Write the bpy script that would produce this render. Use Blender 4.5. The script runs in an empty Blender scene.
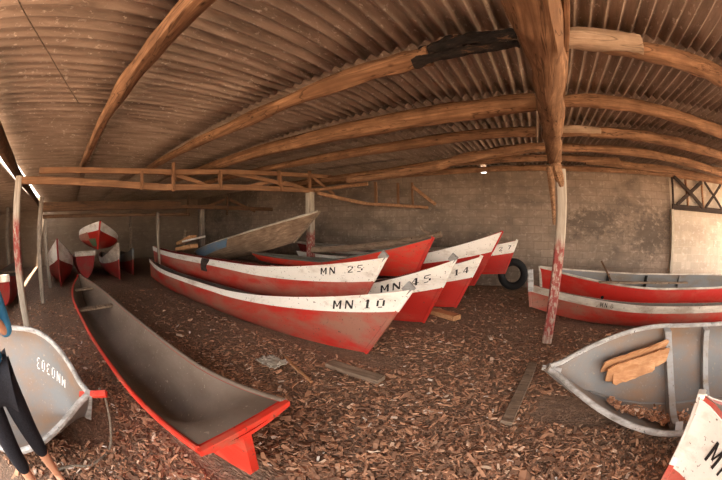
import bpy, math, random
from mathutils import Vector, Matrix, noise
R = math.radians
rnd = random.Random(7)
scene = bpy.context.scene
col = scene.collection

# ------------------------------------------------------------------ materials
def new_mat(name, rough=0.8, spec=0.3):
    m = bpy.data.materials.new(name); m.use_nodes = True
    nt = m.node_tree; b = nt.nodes['Principled BSDF']
    b.inputs['Roughness'].default_value = rough
    b.inputs['Specular IOR Level'].default_value = spec
    return m, nt, b
def N(nt, t, **kw):
    n = nt.nodes.new(t)
    for k, v in kw.items():
        if k in n.inputs: n.inputs[k].default_value = v
        else: setattr(n, k, v)
    return n
def coords(nt, scale=(1, 1, 1), src='Object', rot=(0, 0, 0), loc=(0, 0, 0)):
    tc = N(nt, 'ShaderNodeTexCoord'); mp = N(nt, 'ShaderNodeMapping')
    mp.inputs['Scale'].default_value = scale; mp.inputs['Rotation'].default_value = rot
    mp.inputs['Location'].default_value = loc
    nt.links.new(tc.outputs[src], mp.inputs['Vector']); return mp.outputs['Vector']
def noise_n(nt, vec, scale, detail=6, rough=0.6, dist=0.0):
    n = N(nt, 'ShaderNodeTexNoise'); n.inputs['Scale'].default_value = scale
    n.inputs['Detail'].default_value = detail; n.inputs['Roughness'].default_value = rough
    n.inputs['Distortion'].default_value = dist
    nt.links.new(vec, n.inputs['Vector']); return n.outputs['Fac']
def ramp(nt, fac, stops, interp='LINEAR'):
    r = N(nt, 'ShaderNodeValToRGB'); cr = r.color_ramp; cr.interpolation = interp
    while len(cr.elements) < len(stops): cr.elements.new(0.5)
    for e, (p, c) in zip(cr.elements, stops):
        e.position = p; e.color = (*c, 1) if len(c) == 3 else c
    nt.links.new(fac, r.inputs['Fac']); return r.outputs['Color']
def mix(nt, fac, a, b, mode='MIX'):
    n = N(nt, 'ShaderNodeMix'); n.data_type = 'RGBA'; n.blend_type = mode
    for sock, v in ((n.inputs[0], fac), (n.inputs[6], a), (n.inputs[7], b)):
        if isinstance(v, (int, float)): sock.default_value = v
        elif isinstance(v, tuple): sock.default_value = (*v, 1)
        else: nt.links.new(v, sock)
    return n.outputs[2]
def bump(nt, b, h, strength=0.4, dist=0.02):
    n = N(nt, 'ShaderNodeBump'); n.inputs['Strength'].default_value = strength
    n.inputs['Distance'].default_value = dist
    nt.links.new(h, n.inputs['Height']); nt.links.new(n.outputs['Normal'], b.inputs['Normal'])
W = (1, 1, 1); K = (0, 0, 0)

def paint(name, base, dirt, amount=0.4, scale=3.0, rough=0.55, chips=None, seed=0.0, spec=0.35):
    """old brush paint with dirty, faded patches and small chips"""
    m, nt, b = new_mat(name, rough, spec)
    v = coords(nt, (0.6, 1.2, 1.6), loc=(seed, seed * 2, 0))
    f = noise_n(nt, v, scale, 8, 0.65, 0.3)
    mask = ramp(nt, f, [(max(0.0, 0.62 - amount * 0.45), K), (min(1, 0.80 - amount * 0.3), W)])
    v2 = coords(nt, (1, 1, 1), loc=(seed + 3, 0, 0))
    g = noise_n(nt, v2, 26, 4, 0.6)
    shade = mix(nt, ramp(nt, g, [(0.3, (0.72,) * 3), (0.7, (1.08,) * 3)]), (0.8, 0.8, 0.8), (1, 1, 1))
    c = mix(nt, mask, base, dirt)
    c = mix(nt, 0.55, c, shade, 'MULTIPLY')
    cm = ramp(nt, noise_n(nt, v2, 34, 3, 0.5, 0.6), [(0.655, K), (0.70, W)])
    c = mix(nt, cm, c, chips or tuple(x * 0.45 for x in dirt))
    nt.links.new(c, b.inputs['Base Color'])
    bump(nt, b, g, 0.15, 0.01)
    return m
def wood(name, dark, light, axis='X', scale=6.0, rough=0.8, knots=True, bumps=0.5, grain=14):
    m, nt, b = new_mat(name, rough, 0.25)
    s = {'X': (0.7, grain, grain), 'Y': (grain, 0.7, grain), 'Z': (grain, grain, 0.7)}[axis]
    v = coords(nt, s)
    f = noise_n(nt, v, 1.6, 8, 0.65, 0.6)
    c = ramp(nt, f, [(0.34, dark), (0.52, tuple((a + c_) / 2 for a, c_ in zip(dark, light))), (0.66, light)])
    v2 = coords(nt, (1, 1, 1))
    bl = noise_n(nt, v2, scale, 5, 0.6)
    c = mix(nt, ramp(nt, bl, [(0.35, K), (0.75, W)]), c, tuple(0.55 * a + 0.2 * c_ for a, c_ in zip(dark, light)))
    if knots:
        vo = N(nt, 'ShaderNodeTexVoronoi'); vo.inputs['Scale'].default_value = 3.2
        nt.links.new(coords(nt, (1.2, 2.2, 2.2) if axis == 'X' else (2.2, 1.2, 2.2) if axis == 'Y' else (2.2, 2.2, 1.2)), vo.inputs['Vector'])
        c = mix(nt, ramp(nt, vo.outputs['Distance'], [(0.03, W), (0.13, K)]), c, tuple(x * 0.4 for x in dark))
    if knots:
        cs = {'X': (0.5, 6, 6), 'Y': (6, 0.5, 6), 'Z': (6, 6, 0.5)}[axis]
        cr = noise_n(nt, coords(nt, cs, loc=(3, 1, 2)), 1.3, 3, 0.5, 1.2)
        c = mix(nt, ramp(nt, cr, [(0.485, K), (0.498, (0.85,) * 3), (0.512, K)]), c, tuple(x * 0.35 for x in dark))
    nt.links.new(c, b.inputs['Base Color'])
    bump(nt, b, f, bumps, 0.02)
    return m

M = {}
M['log'] = wood('weathered_log', (0.15, 0.072, 0.036), (0.52, 0.29, 0.155), 'X', 5)
M['log_y'] = wood('weathered_log_lengthwise', (0.16, 0.078, 0.038), (0.52, 0.29, 0.155), 'Y', 5)
M['log_pale'] = wood('pale_barkless_log', (0.36, 0.24, 0.15), (0.66, 0.50, 0.36), 'X', 5)
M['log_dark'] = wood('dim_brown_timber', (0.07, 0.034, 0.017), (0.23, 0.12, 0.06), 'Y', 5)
M['timber'] = wood('sawn_roof_timber', (0.17, 0.08, 0.038), (0.46, 0.245, 0.125), 'Y', 4, knots=False, bumps=0.3)
M['timber_z'] = wood('sawn_roof_stud', (0.16, 0.075, 0.036), (0.42, 0.22, 0.11), 'Z', 4, knots=False, bumps=0.3)
M['timber_black'] = wood('dark_creosoted_timber', (0.022, 0.014, 0.010), (0.07, 0.042, 0.028), 'X', 4, knots=False, bumps=0.3)
M['post_grey'] = wood('grey_weathered_post', (0.20, 0.155, 0.12), (0.46, 0.38, 0.30), 'Z', 5)
M['post_pale'] = wood('pale_limewashed_post', (0.38, 0.31, 0.23), (0.66, 0.57, 0.45), 'Z', 5, knots=False)
M['plank'] = wood('grey_brown_plank', (0.16, 0.105, 0.07), (0.42, 0.30, 0.21), 'X', 5)
M['plank_new'] = wood('fresh_orange_plank', (0.42, 0.17, 0.065), (0.80, 0.46, 0.24), 'X', 5, knots=False)
M['bark_hull'] = wood('bare_weathered_hull_wood', (0.15, 0.09, 0.055), (0.40, 0.27, 0.18), 'X', 3, knots=False)
M['charcoal'] = None
m, nt, b = new_mat('charred_wood', 0.75, 0.3)
f = noise_n(nt, coords(nt, (2, 9, 9)), 3.0, 8, 0.7, 0.8)
nt.links.new(ramp(nt, f, [(0.35, (0.006, 0.005, 0.005)), (0.58, (0.03, 0.022, 0.018)), (0.68, (0.16, 0.085, 0.045))]), b.inputs['Base Color'])
bump(nt, b, f, 0.9, 0.03); M['charcoal'] = m
RED = (0.46, 0.018, 0.010); REDD = (0.26, 0.012, 0.010)
DUST = (0.33, 0.20, 0.145)
WHITE = (0.86, 0.80, 0.72); WDIRT = (0.52, 0.42, 0.33)
M['red'] = paint('red_boat_paint', RED, (0.44, 0.07, 0.045), 0.30, 2.2)
M['red_worn'] = paint('worn_red_boat_paint', (0.46, 0.024, 0.014), (0.31, 0.135, 0.09), 0.50, 1.7, seed=4)
M['red_pink'] = paint('faded_red_boat_paint', (0.50, 0.035, 0.022), (0.44, 0.17, 0.12), 0.55, 1.9, seed=9)
M['red_dark'] = paint('deep_red_boat_paint', REDD, (0.20, 0.05, 0.035), 0.35, 2.4, seed=2)
M['red_rim'] = paint('bright_red_rim_paint', (0.62, 0.035, 0.018), (0.42, 0.10, 0.06), 0.35, 5, seed=6)
M['white'] = paint('white_boat_paint', WHITE, WDIRT, 0.22, 3.0, chips=(0.22, 0.15, 0.11))
M['white_worn'] = paint('worn_white_boat_paint', (0.66, 0.59, 0.50), (0.34, 0.27, 0.21), 0.62, 3.4, chips=(0.16, 0.11, 0.08), seed=5)
M['grey'] = paint('grey_boat_paint', (0.17, 0.168, 0.165), (0.17, 0.125, 0.09), 0.42, 1.8, seed=1, rough=0.42, chips=(0.24, 0.2, 0.17))
M['grey_light'] = paint('light_grey_rib_paint', (0.33, 0.325, 0.32), (0.26, 0.20, 0.15), 0.35, 4, seed=8, rough=0.5)
M['grey_edge'] = paint('scuffed_grey_rim', (0.48, 0.46, 0.44), (0.20, 0.18, 0.16), 0.5, 9, seed=3)
M['grey_mud'] = paint('grey_paint_stained_with_mud', (0.15, 0.148, 0.145), (0.23, 0.13, 0.07), 0.45, 1.3, seed=12, rough=0.45, chips=(0.26, 0.2, 0.16))
M['brown_inside'] = paint('brown_grey_canoe_lining', (0.215, 0.16, 0.122), (0.14, 0.095, 0.066), 0.45, 1.2, seed=7, rough=0.6, chips=(0.34, 0.27, 0.21))
M['dark_inside'] = paint('dull_boat_lining', (0.16, 0.13, 0.105), (0.10, 0.07, 0.05), 0.5, 2.0, seed=11)
M['green_grey'] = paint('dull_green_grey_boat_paint', (0.15, 0.155, 0.13), (0.10, 0.075, 0.055), 0.5, 2, seed=14)
M['blue'] = paint('faded_blue_boat_paint', (0.12, 0.19, 0.27), (0.22, 0.20, 0.18), 0.35, 4, seed=15)
M['green'] = paint('green_patch_paint', (0.08, 0.17, 0.08), (0.16, 0.12, 0.08), 0.4, 6, seed=16)
M['pinkpatch'] = paint('salmon_patch_paint', (0.50, 0.22, 0.15), (0.34, 0.18, 0.13), 0.4, 5, seed=17)
M['grey_cap'] = paint('grey_stem_cap_paint', (0.30, 0.29, 0.28), (0.2, 0.17, 0.15), 0.4, 9, seed=18)
m, nt, b = new_mat('black_stencil_paint', 0.6); b.inputs['Base Color'].default_value = (0.018, 0.015, 0.014, 1); M['ink'] = m
m, nt, b = new_mat('pale_painted_lettering', 0.6); b.inputs['Base Color'].default_value = (0.72, 0.69, 0.65, 1); M['ink_white'] = m
m, nt, b = new_mat('black_rubber', 0.7); b.inputs['Base Color'].default_value = (0.018, 0.017, 0.017, 1); M['rubber'] = m
m, nt, b = new_mat('dark_hole_lining', 0.9); b.inputs['Base Color'].default_value = (0.012, 0.010, 0.009, 1); M['hole'] = m
m, nt, b = new_mat('old_rope_fibre', 0.9)
nt.links.new(ramp(nt, noise_n(nt, coords(nt), 60, 3), [(0.3, (0.10, 0.075, 0.055)), (0.7, (0.24, 0.19, 0.14))]), b.inputs['Base Color']); M['rope'] = m
m, nt, b = new_mat('pale_crumpled_cloth', 0.9); b.inputs['Base Color'].default_value = (0.48, 0.42, 0.34, 1); M['rag'] = m
m, nt, b = new_mat('dark_cloth', 0.9)
nt.links.new(ramp(nt, noise_n(nt, coords(nt), 14, 3), [(0.3, (0.03, 0.02, 0.018)), (0.7, (0.09, 0.06, 0.05))]), b.inputs['Base Color']); M['cloth_dark'] = m
m, nt, b = new_mat('skin', 0.5, 0.4); b.inputs['Base Color'].default_value = (0.60, 0.31, 0.19, 1); b.inputs['Subsurface Weight'].default_value = 0.05; M['skin'] = m
m, nt, b = new_mat('black_leggings_cloth', 0.85, 0.2)
nt.links.new(ramp(nt, noise_n(nt, coords(nt), 120, 2), [(0.3, (0.008, 0.008, 0.011)), (0.7, (0.02, 0.02, 0.026))]), b.inputs['Base Color']); M['leggings'] = m
m, nt, b = new_mat('blue_shirt_cloth', 0.85, 0.2)
nt.links.new(ramp(nt, noise_n(nt, coords(nt), 9, 3), [(0.3, (0.03, 0.16, 0.33)), (0.7, (0.07, 0.27, 0.47))]), b.inputs['Base Color']); M['shirt'] = m
m, nt, b = new_mat('dark_brown_hair', 0.6); b.inputs['Base Color'].default_value = (0.03, 0.017, 0.01, 1); M['hair'] = m
m, nt, b = new_mat('sandal_leather', 0.7); b.inputs['Base Color'].default_value = (0.06, 0.035, 0.022, 1); M['sandal'] = m

# post with old red and cream paint over grey wood, banded by height (the paint itself stops where it was brushed to)
def painted_post(name, red_lo, red_hi):
    m, nt, b = new_mat(name, 0.8)
    tc = N(nt, 'ShaderNodeTexCoord'); sp = N(nt, 'ShaderNodeSeparateXYZ'); nt.links.new(tc.outputs['Object'], sp.inputs[0])
    f = noise_n(nt, coords(nt, (5, 5, 1.1)), 4, 7, 0.65, 0.4)
    g = noise_n(nt, coords(nt, (14, 14, 0.8)), 2, 7, 0.65, 0.4)
    wd = ramp(nt, g, [(0.3, (0.26, 0.20, 0.15)), (0.7, (0.60, 0.52, 0.42))])
    ad = N(nt, 'ShaderNodeMath', operation='MULTIPLY_ADD'); nt.links.new(f, ad.inputs[0]); ad.inputs[1].default_value = 0.5
    nt.links.new(sp.outputs['Z'], ad.inputs[2])
    mr = N(nt, 'ShaderNodeMapRange'); nt.links.new(ad.outputs[0], mr.inputs['Value'])
    mr.inputs['From Min'].default_value = 0.0; mr.inputs['From Max'].default_value = 3.0
    hb = ramp(nt, mr.outputs[0], [((red_lo + 0.15) / 3, K), ((red_lo + 0.38) / 3, W), ((red_hi + 0.2) / 3, W), ((red_hi + 0.36) / 3, K)])
    flake = ramp(nt, noise_n(nt, coords(nt, (3, 3, 1.4)), 9, 6, 0.7), [(0.40, W), (0.50, K)])
    flake = ramp(nt, noise_n(nt, coords(nt, (3, 3, 1.4)), 7, 6, 0.7), [(0.48, W), (0.60, (0.15,) * 3)])
    k = mix(nt, 1.0, hb, flake, 'MULTIPLY')
    c = mix(nt, k, wd, (0.27, 0.055, 0.046))
    nt.links.new(c, b.inputs['Base Color']); bump(nt, b, g, 0.4, 0.015)
    return m
M['post_red'] = painted_post('grey_post_with_old_red_paint', 0.0, 1.35)
M['post_band'] = painted_post('grey_post_with_red_band', 1.05, 1.75)

# block wall: rendered concrete blocks, stained
def ramp_far(nt, v, a, b_):                              # 0.75 below a, fading to 0 at b_
    mr = N(nt, 'ShaderNodeMapRange'); nt.links.new(v, mr.inputs['Value'])
    mr.inputs['From Min'].default_value = a; mr.inputs['From Max'].default_value = b_
    mr.inputs['To Min'].default_value = 0.62; mr.inputs['To Max'].default_value = 0.0
    return mr.outputs[0]
def block_wall(name, base, stain, light, amount, mort=0.86, patch=False):
    m, nt, b = new_mat(name, 0.9, 0.15)
    tc = N(nt, 'ShaderNodeTexCoord'); sx = N(nt, 'ShaderNodeSeparateXYZ'); nt.links.new(tc.outputs['Object'], sx.inputs[0])
    cx = N(nt, 'ShaderNodeCombineXYZ'); nt.links.new(sx.outputs['X'], cx.inputs['X']); nt.links.new(sx.outputs['Z'], cx.inputs['Y'])
    br = N(nt, 'ShaderNodeTexBrick')
    br.inputs['Scale'].default_value = 1.0; br.inputs['Brick Width'].default_value = 0.40; br.inputs['Row Height'].default_value = 0.20
    br.inputs['Mortar Size'].default_value = 0.012; br.inputs['Mortar Smooth'].default_value = 0.6
    nt.links.new(cx.outputs[0], br.inputs['Vector'])
    br.inputs['Color1'].default_value = (*base, 1); br.inputs['Color2'].default_value = (*tuple(x * 0.80 for x in base), 1)
    br.inputs['Mortar'].default_value = (*tuple(x * mort for x in base), 1)
    big = noise_n(nt, coords(nt, (0.55, 1, 1.0)), 1.3, 8, 0.65, 0.4)
    c = mix(nt, ramp(nt, big, [(0.42, K), (0.66, (amount,) * 3)]), br.outputs['Color'], stain)
    str_ = noise_n(nt, coords(nt, (5, 1, 0.5)), 1.6, 6, 0.6)
    c = mix(nt, ramp(nt, str_, [(0.50, K), (0.75, (0.45,) * 3)]), c, tuple(x * 0.6 for x in base))
    sc_ = noise_n(nt, coords(nt, (2.4, 1, 3.5)), 2.6, 8, 0.7, 0.5)
    c = mix(nt, ramp(nt, sc_, [(0.54, K), (0.70, (0.6,) * 3)]), c, light)
    if patch:                                             # dark stains on the right half, a long dark patch low on the left
        for (px, pz, rx_, rz_) in ((1.75, 1.75, 0.95, 0.42), (3.55, 1.45, 0.75, 0.7), (-4.2, 0.55, 3.2, 0.28)):
            mp = N(nt, 'ShaderNodeMapping'); mp.vector_type = 'POINT'; nt.links.new(tc.outputs['Object'], mp.inputs['Vector'])
            mp.inputs['Scale'].default_value = (1 / rx_, 0, 1 / rz_); mp.inputs['Location'].default_value = (-px / rx_, 0, -pz / rz_)
            ln = N(nt, 'ShaderNodeVectorMath', operation='LENGTH'); nt.links.new(mp.outputs[0], ln.inputs[0])
            dd = N(nt, 'ShaderNodeMath', operation='MULTIPLY_ADD'); nt.links.new(sc_, dd.inputs[0]); dd.inputs[1].default_value = 3.2; nt.links.new(ln.outputs['Value'], dd.inputs[2])
            c = mix(nt, ramp_far(nt, dd.outputs[0], 2.0, 2.7), c, (0.085, 0.066, 0.052))
    nt.links.new(c, b.inputs['Base Color'])
    bump(nt, b, mix(nt, 0.5, br.outputs['Fac'], sc_), 0.35, 0.015)
    return m
M['wall'] = block_wall('stained_block_wall', (0.34, 0.25, 0.185), (0.14, 0.105, 0.08), (0.52, 0.41, 0.32), 0.9, mort=0.68, patch=True)
M['wall_pale'] = block_wall('pale_plaster_with_side_light', (0.58, 0.48, 0.37), (0.40, 0.31, 0.23), (0.80, 0.72, 0.62), 0.7, 0.97)  # pale plaster, tone raised further to stand in for light from the right
M['wall_dim'] = block_wall('dim_plank_brown_wall', (0.36, 0.255, 0.175), (0.22, 0.155, 0.11), (0.46, 0.35, 0.26), 0.6)

# fibre-cement roof
m, nt, b = new_mat('aged_corrugated_fibre_cement', 0.9, 0.15)
f = noise_n(nt, coords(nt, (6, 0.8, 6)), 1.6, 8, 0.65, 0.3)
g = noise_n(nt, coords(nt, (1, 1, 1)), 0.8, 5, 0.6)
c = ramp(nt, f, [(0.36, (0.22, 0.163, 0.122)), (0.64, (0.49, 0.375, 0.29))])
c = mix(nt, ramp(nt, g, [(0.4, K), (0.7, (0.55,) * 3)]), c, (0.31, 0.23, 0.175))
sp = ramp(nt, noise_n(nt, coords(nt, (2.6, 1.2, 2.6)), 11, 5, 0.7), [(0.59, K), (0.66, (0.65,) * 3)])
c = mix(nt, sp, c, (0.80, 0.69, 0.57))
nt.links.new(c, b.inputs['Base Color']); bump(nt, b, mix(nt, 0.5, f, sp), 0.5, 0.012); M['roof'] = m

# ground: dark earth strewn with shavings
m, nt, b = new_mat('earth_with_shavings', 0.95, 0.1)
vo = N(nt, 'ShaderNodeTexVoronoi'); vo.inputs['Scale'].default_value = 30
wv = coords(nt, (1, 1.7, 1)); dn = N(nt, 'ShaderNodeTexNoise'); dn.inputs['Scale'].default_value = 5
nt.links.new(wv, dn.inputs['Vector']); vm = N(nt, 'ShaderNodeVectorMath', operation='MULTIPLY_ADD')
nt.links.new(dn.outputs['Color'], vm.inputs[0]); vm.inputs[1].default_value = (0.35, 0.35, 0.35); nt.links.new(wv, vm.inputs[2])
nt.links.new(vm.outputs[0], vo.inputs['Vector'])
sh = N(nt, 'ShaderNodeSeparateColor'); nt.links.new(vo.outputs['Color'], sh.inputs[0])
c = ramp(nt, sh.outputs[0], [(0.0, (0.17, 0.110, 0.077)), (0.45, (0.28, 0.172, 0.115)), (0.8, (0.40, 0.235, 0.15)), (1.0, (0.55, 0.35, 0.235))])
big = noise_n(nt, coords(nt), 0.9, 5, 0.6)
c = mix(nt, ramp(nt, big, [(0.35, (0.25,) * 3), (0.65, (0.8,) * 3)]), (0.23, 0.152, 0.108), c)
nt.links.new(c, b.inputs['Base Color'])
bump(nt, b, mix(nt, 0.5, vo.outputs['Distance'], sh.outputs[1]), 0.8, 0.03); M['ground'] = m
m, nt, b = new_mat('wood_chip', 0.85, 0.2)
gi = N(nt, 'ShaderNodeNewGeometry')
c = ramp(nt, gi.outputs['Random Per Island'], [(0.0, (0.16, 0.090, 0.058)), (0.35, (0.28, 0.15, 0.092)), (0.65, (0.42, 0.215, 0.127)), (0.9, (0.58, 0.31, 0.18)), (0.985, (0.68, 0.48, 0.34)), (1.0, (0.75, 0.68, 0.6))])
nt.links.new(c, b.inputs['Base Color']); M['chip'] = m
m, nt, b = new_mat('pale_bounce_ground', 0.95, 0.1)
nt.links.new(ramp(nt, noise_n(nt, coords(nt), 2, 5), [(0.3, (0.42, 0.29, 0.19)), (0.7, (0.56, 0.41, 0.28))]), b.inputs['Base Color']); M['yard'] = m

# ------------------------------------------------------------------ mesh helpers
class MB:
    def __init__(s): s.v = []; s.f = []; s.m = []
    def add(s, vs, fs, mi=0):
        o = len(s.v); s.v += [tuple(p) for p in vs]; s.f += [tuple(i + o for i in f) for f in fs]; s.m += [mi] * len(fs)
    def box(s, c, size, rot=None, mi=0, jit=0.0):
        hx, hy, hz = (d / 2 for d in size); vs = []
        for x, y, z in ((-1, -1, -1), (1, -1, -1), (1, 1, -1), (-1, 1, -1), (-1, -1, 1), (1, -1, 1), (1, 1, 1), (-1, 1, 1)):
            p = Vector((x * hx, y * hy, z * hz))
            if jit: p += Vector((rnd.uniform(-jit, jit), rnd.uniform(-jit, jit), rnd.uniform(-jit, jit)))
            if rot is not None: p = rot @ p
            vs.append(p + Vector(c))
        s.add(vs, [(0, 3, 2, 1), (4, 5, 6, 7), (0, 1, 5, 4), (1, 2, 6, 5), (2, 3, 7, 6), (3, 0, 4, 7)], mi)
    def bar(s, a, b_, w, h, mi=0, roll=0.0, seg=1, warp=0.0):
        """sawn bar from a to b; w across, h up; slightly warped"""
        a, b_ = Vector(a), Vector(b_); d = (b_ - a).normalized()
        up = Vector((0, 0, 1)) if abs(d.z) < 0.92 else Vector((0, 1, 0))
        sd = d.cross(up).normalized(); up = sd.cross(d).normalized()
        q = Matrix.Rotation(roll, 3, d); sd = q @ sd; up = q @ up
        ch = 0.12 * min(w, h)
        prof = [(-w / 2 + ch, -h / 2), (w / 2 - ch, -h / 2), (w / 2, -h / 2 + ch), (w / 2, h / 2 - ch), (w / 2 - ch, h / 2), (-w / 2 + ch, h / 2), (-w / 2, h / 2 - ch), (-w / 2, -h / 2 + ch)]
        rings = []
        ph = rnd.uniform(0, 9)
        for i in range(seg + 1):
            t = i / seg; c = a.lerp(b_, t)
            k = warp * math.sin(math.pi * t) * math.sin(ph + 3 * t)
            rings.append([c + sd * (x + k) + up * (z + k * 0.6) for x, z in prof])
        s.loft(rings, mi)
    def loft(s, rings, mi=0, caps=True, closed=True):
        n = len(rings[0]); vs = [p for r in rings for p in r]; fs = []
        for i in range(len(rings) - 1):
            for j in range(n if closed else n - 1):
                k = (j + 1) % n
                fs.append((i * n + j, i * n + k, (i + 1) * n + k, (i + 1) * n + j))
        if caps and closed:
            fs.append(tuple(range(n - 1, -1, -1))); fs.append(tuple((len(rings) - 1) * n + j for j in range(n)))
        s.add(vs, fs, mi)
    def tube(s, pts, rad, n=10, mi=0, rough=0.0, seed=0.0, sub=1, flat=1.0):
        """log / rope through pts (Catmull-Rom), radius may vary, lumpy if rough>0"""
        P = [Vector(p) for p in pts]; rr = list(rad) if isinstance(rad, (list, tuple)) else [rad] * len(P)
        C_, Rr = [], []
        for i in range(len(P) - 1):
            p0, p1, p2, p3 = P[max(i - 1, 0)], P[i], P[i + 1], P[min(i + 2, len(P) - 1)]
            for k in range(sub):
                t = k / sub
                C_.append(0.5 * ((2 * p1) + (p2 - p0) * t + (2 * p0 - 5 * p1 + 4 * p2 - p3) * t * t + (3 * p1 - p0 - 3 * p2 + p3) * t ** 3))
                Rr.append(rr[i] + (rr[i + 1] - rr[i]) * t)
        C_.append(P[-1]); Rr.append(rr[-1])
        rings = []; prev = None
        for i, c in enumerate(C_):
            d = (C_[min(i + 1, len(C_) - 1)] - C_[max(i - 1, 0)]).normalized()
            if prev is None:
                up = Vector((0, 0, 1)) if abs(d.z) < 0.9 else Vector((0, 1, 0))
                sd = d.cross(up).normalized()
            else:
                sd = (prev - d * prev.dot(d)).normalized()
            prev = sd; up = sd.cross(d)
            ring = []
            for j in range(n):
                a = 2 * math.pi * j / n
                r = Rr[i]
                if rough:
                    r *= 1 + rough * noise.noise(Vector((math.cos(a) * 1.1 + seed * 7, math.sin(a) * 1.1, i * 0.33 + seed)))
                ring.append(c + sd * math.cos(a) * r + up * math.sin(a) * r * flat)
            rings.append(ring)
        s.loft(rings, mi)
    def build(s, name, mats, parent=None, smooth=True, loc=None):
        me = bpy.data.meshes.new(name); me.from_pydata(s.v, [], s.f)
        if not isinstance(mats, (list, tuple)): mats = [mats]
        for x in mats: me.materials.append(x)
        for p, i in zip(me.polygons, s.m): p.material_index = i; p.use_smooth = smooth
        me.update()
        if smooth: me.set_sharp_from_angle(angle=R(38))
        o = bpy.data.objects.new(name, me); col.objects.link(o)
        if parent is not None: o.parent = parent
        if loc is not None:
            me.transform(Matrix.Translation(-Vector(loc))); o.location = loc
        return o
def tag(o, label=None, cat=None, group=None, kind=None):
    for k, v in (('label', label), ('category', cat), ('group', group), ('kind', kind)):
        if v: o[k] = v
    return o
def empty(name, loc, label, cat, group=None, rz=0.0, ry=0.0, rx=0.0):
    o = bpy.data.objects.new(name, None); col.objects.link(o)
    o.location = loc; o.rotation_euler = (rx, ry, rz); o.empty_display_size = 0.2
    return tag(o, label, cat, group)
def struct(o, label=None, cat=None):
    return tag(o, label, cat, kind='structure')

# ------------------------------------------------------------------ setting
def roof_z(x, y):
    return 2.805 + 0.040 * y + 0.05 * math.exp(-(x / 2.6) ** 2)
WALLY = 8.15
# floor with gentle bumps
mb = MB(); nx, ny = 150, 90; x0, x1, y0, y1 = -17.0, 9.0, -7.0, WALLY + 0.1
def floor_z(x, y): return 0.028 * noise.noise(Vector((x * 0.9, y * 0.9, 0.3))) + 0.012 * noise.noise(Vector((x * 4, y * 4, 2)))-0.012
vs = [(x0 + (x1 - x0) * i / nx, y0 + (y1 - y0) * j / ny, 0) for j in range(ny + 1) for i in range(nx + 1)]
vs = [(x, y, floor_z(x, y)) for x, y, _ in vs]
mb.add(vs, [(j * (nx + 1) + i, j * (nx + 1) + i + 1, (j + 1) * (nx + 1) + i + 1, (j + 1) * (nx + 1) + i) for j in range(ny) for i in range(nx)])
struct(mb.build('floor', M['ground']), 'earth floor of the shed strewn with brown wood shavings', 'floor')
mb = MB(); mb.box((0, 0, -0.12), (90, 90, 0.1)); struct(mb.build('ground_bounce', M['yard']), 'unseen pale ground around the shed, bouncing daylight in', 'ground')  # unseen ground, added and kept pale to bounce daylight up to the roof

# back wall in pieces around the small chink under the roof
mb = MB()
def wbox(xa, xb, za, zb): mb.box(((xa + xb) / 2, WALLY + 0.1, (za + zb) / 2), (xb - xa, 0.2, zb - za))
wbox(-17, -1.47, -0.1, 3.30); wbox(-1.47, -1.30, -0.1, 2.98); wbox(-1.30, 2.6, -0.1, 3.30); wbox(2.6, 4.3, -0.1, 3.035)
struct(mb.build('wall_back', M['wall'], smooth=False), 'stained grey-brown concrete block wall across the back', 'wall')
mb = MB(); mb.box((6.65, WALLY + 0.1, 1.5), (4.7, 0.2, 3.12)); struct(mb.build('wall_back_right', M['wall_pale'], smooth=False), 'plastered end of the back wall, paler as if lit from the right', 'wall')
mb = MB(); mb.box((-16.6, 0.6, 1.55), (0.2, 15.2, 3.3)); struct(mb.build('wall_left', M['wall_dim'], smooth=False), 'dim brown wall at the far left end', 'wall')
mb = MB(); mb.box((-10.5, -6.6, 1.35), (12.2, 0.2, 2.9)); struct(mb.build('wall_front_left', M['wall_dim'], smooth=False), 'dim wall of the neighbouring bay', 'wall')

# corrugated roof, laid in courses that lap
def corrugated(name, xa, xb, courses, zf, mat, label):
    mb = MB(); pitch = 0.118; seg = 8
    n = int((xb - xa) / pitch * seg)
    for ci, (ya, yb) in enumerate(courses):
        rows = 4; vs = []
        for j in range(rows + 1):
            y = ya + (yb - ya) * j / rows
            for i in range(n + 1):
                x = xa + i * pitch / seg
                # slight sheet-to-sheet unevenness
                sh = math.floor((x - xa) / (pitch * 8)); jz = 0.006 * math.sin(sh * 7.3 + ci * 3.1)
                vs.append((x, y, zf(x, y) + 0.022 * math.sin(2 * math.pi * i / seg) + 0.024 + jz + 0.014 * (1 - j / rows)))
        mb.add(vs, [(j * (n + 1) + i, j * (n + 1) + i + 1, (j + 1) * (n + 1) + i + 1, (j + 1) * (n + 1) + i) for j in range(rows) for i in range(n)])
    o = mb.build(name, mat)
    sm = o.modifiers.new('sheet_thickness', 'SOLIDIFY'); sm.thickness = 0.008; sm.offset = 1
    return struct(o, label, 'ceiling')
corrugated('ceiling', -16.6, 8.0, [(-1.30, 0.43), (0.27, 1.87), (1.71, 3.08), (2.92, 4.22), (4.06, 5.21), (5.05, 6.36), (6.2, 8.45)], roof_z, M['roof'], 'corrugated fibre cement roof seen from below')
corrugated('ceiling_porch', -2.6, 8.0, [(-1.75, -1.16)], roof_z, M['roof'], 'corrugated roof sheets over the open front')
corrugated('ceiling_bay', -16.6, -2.5, [(-6.6, -4.2), (-4.3, -1.50)], lambda x, y: 2.62 - 0.06 * (y + 1.45) * -1, M['roof'], 'low corrugated roof of the neighbouring bay')  # right end carried on out of view to shade the left side

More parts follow.
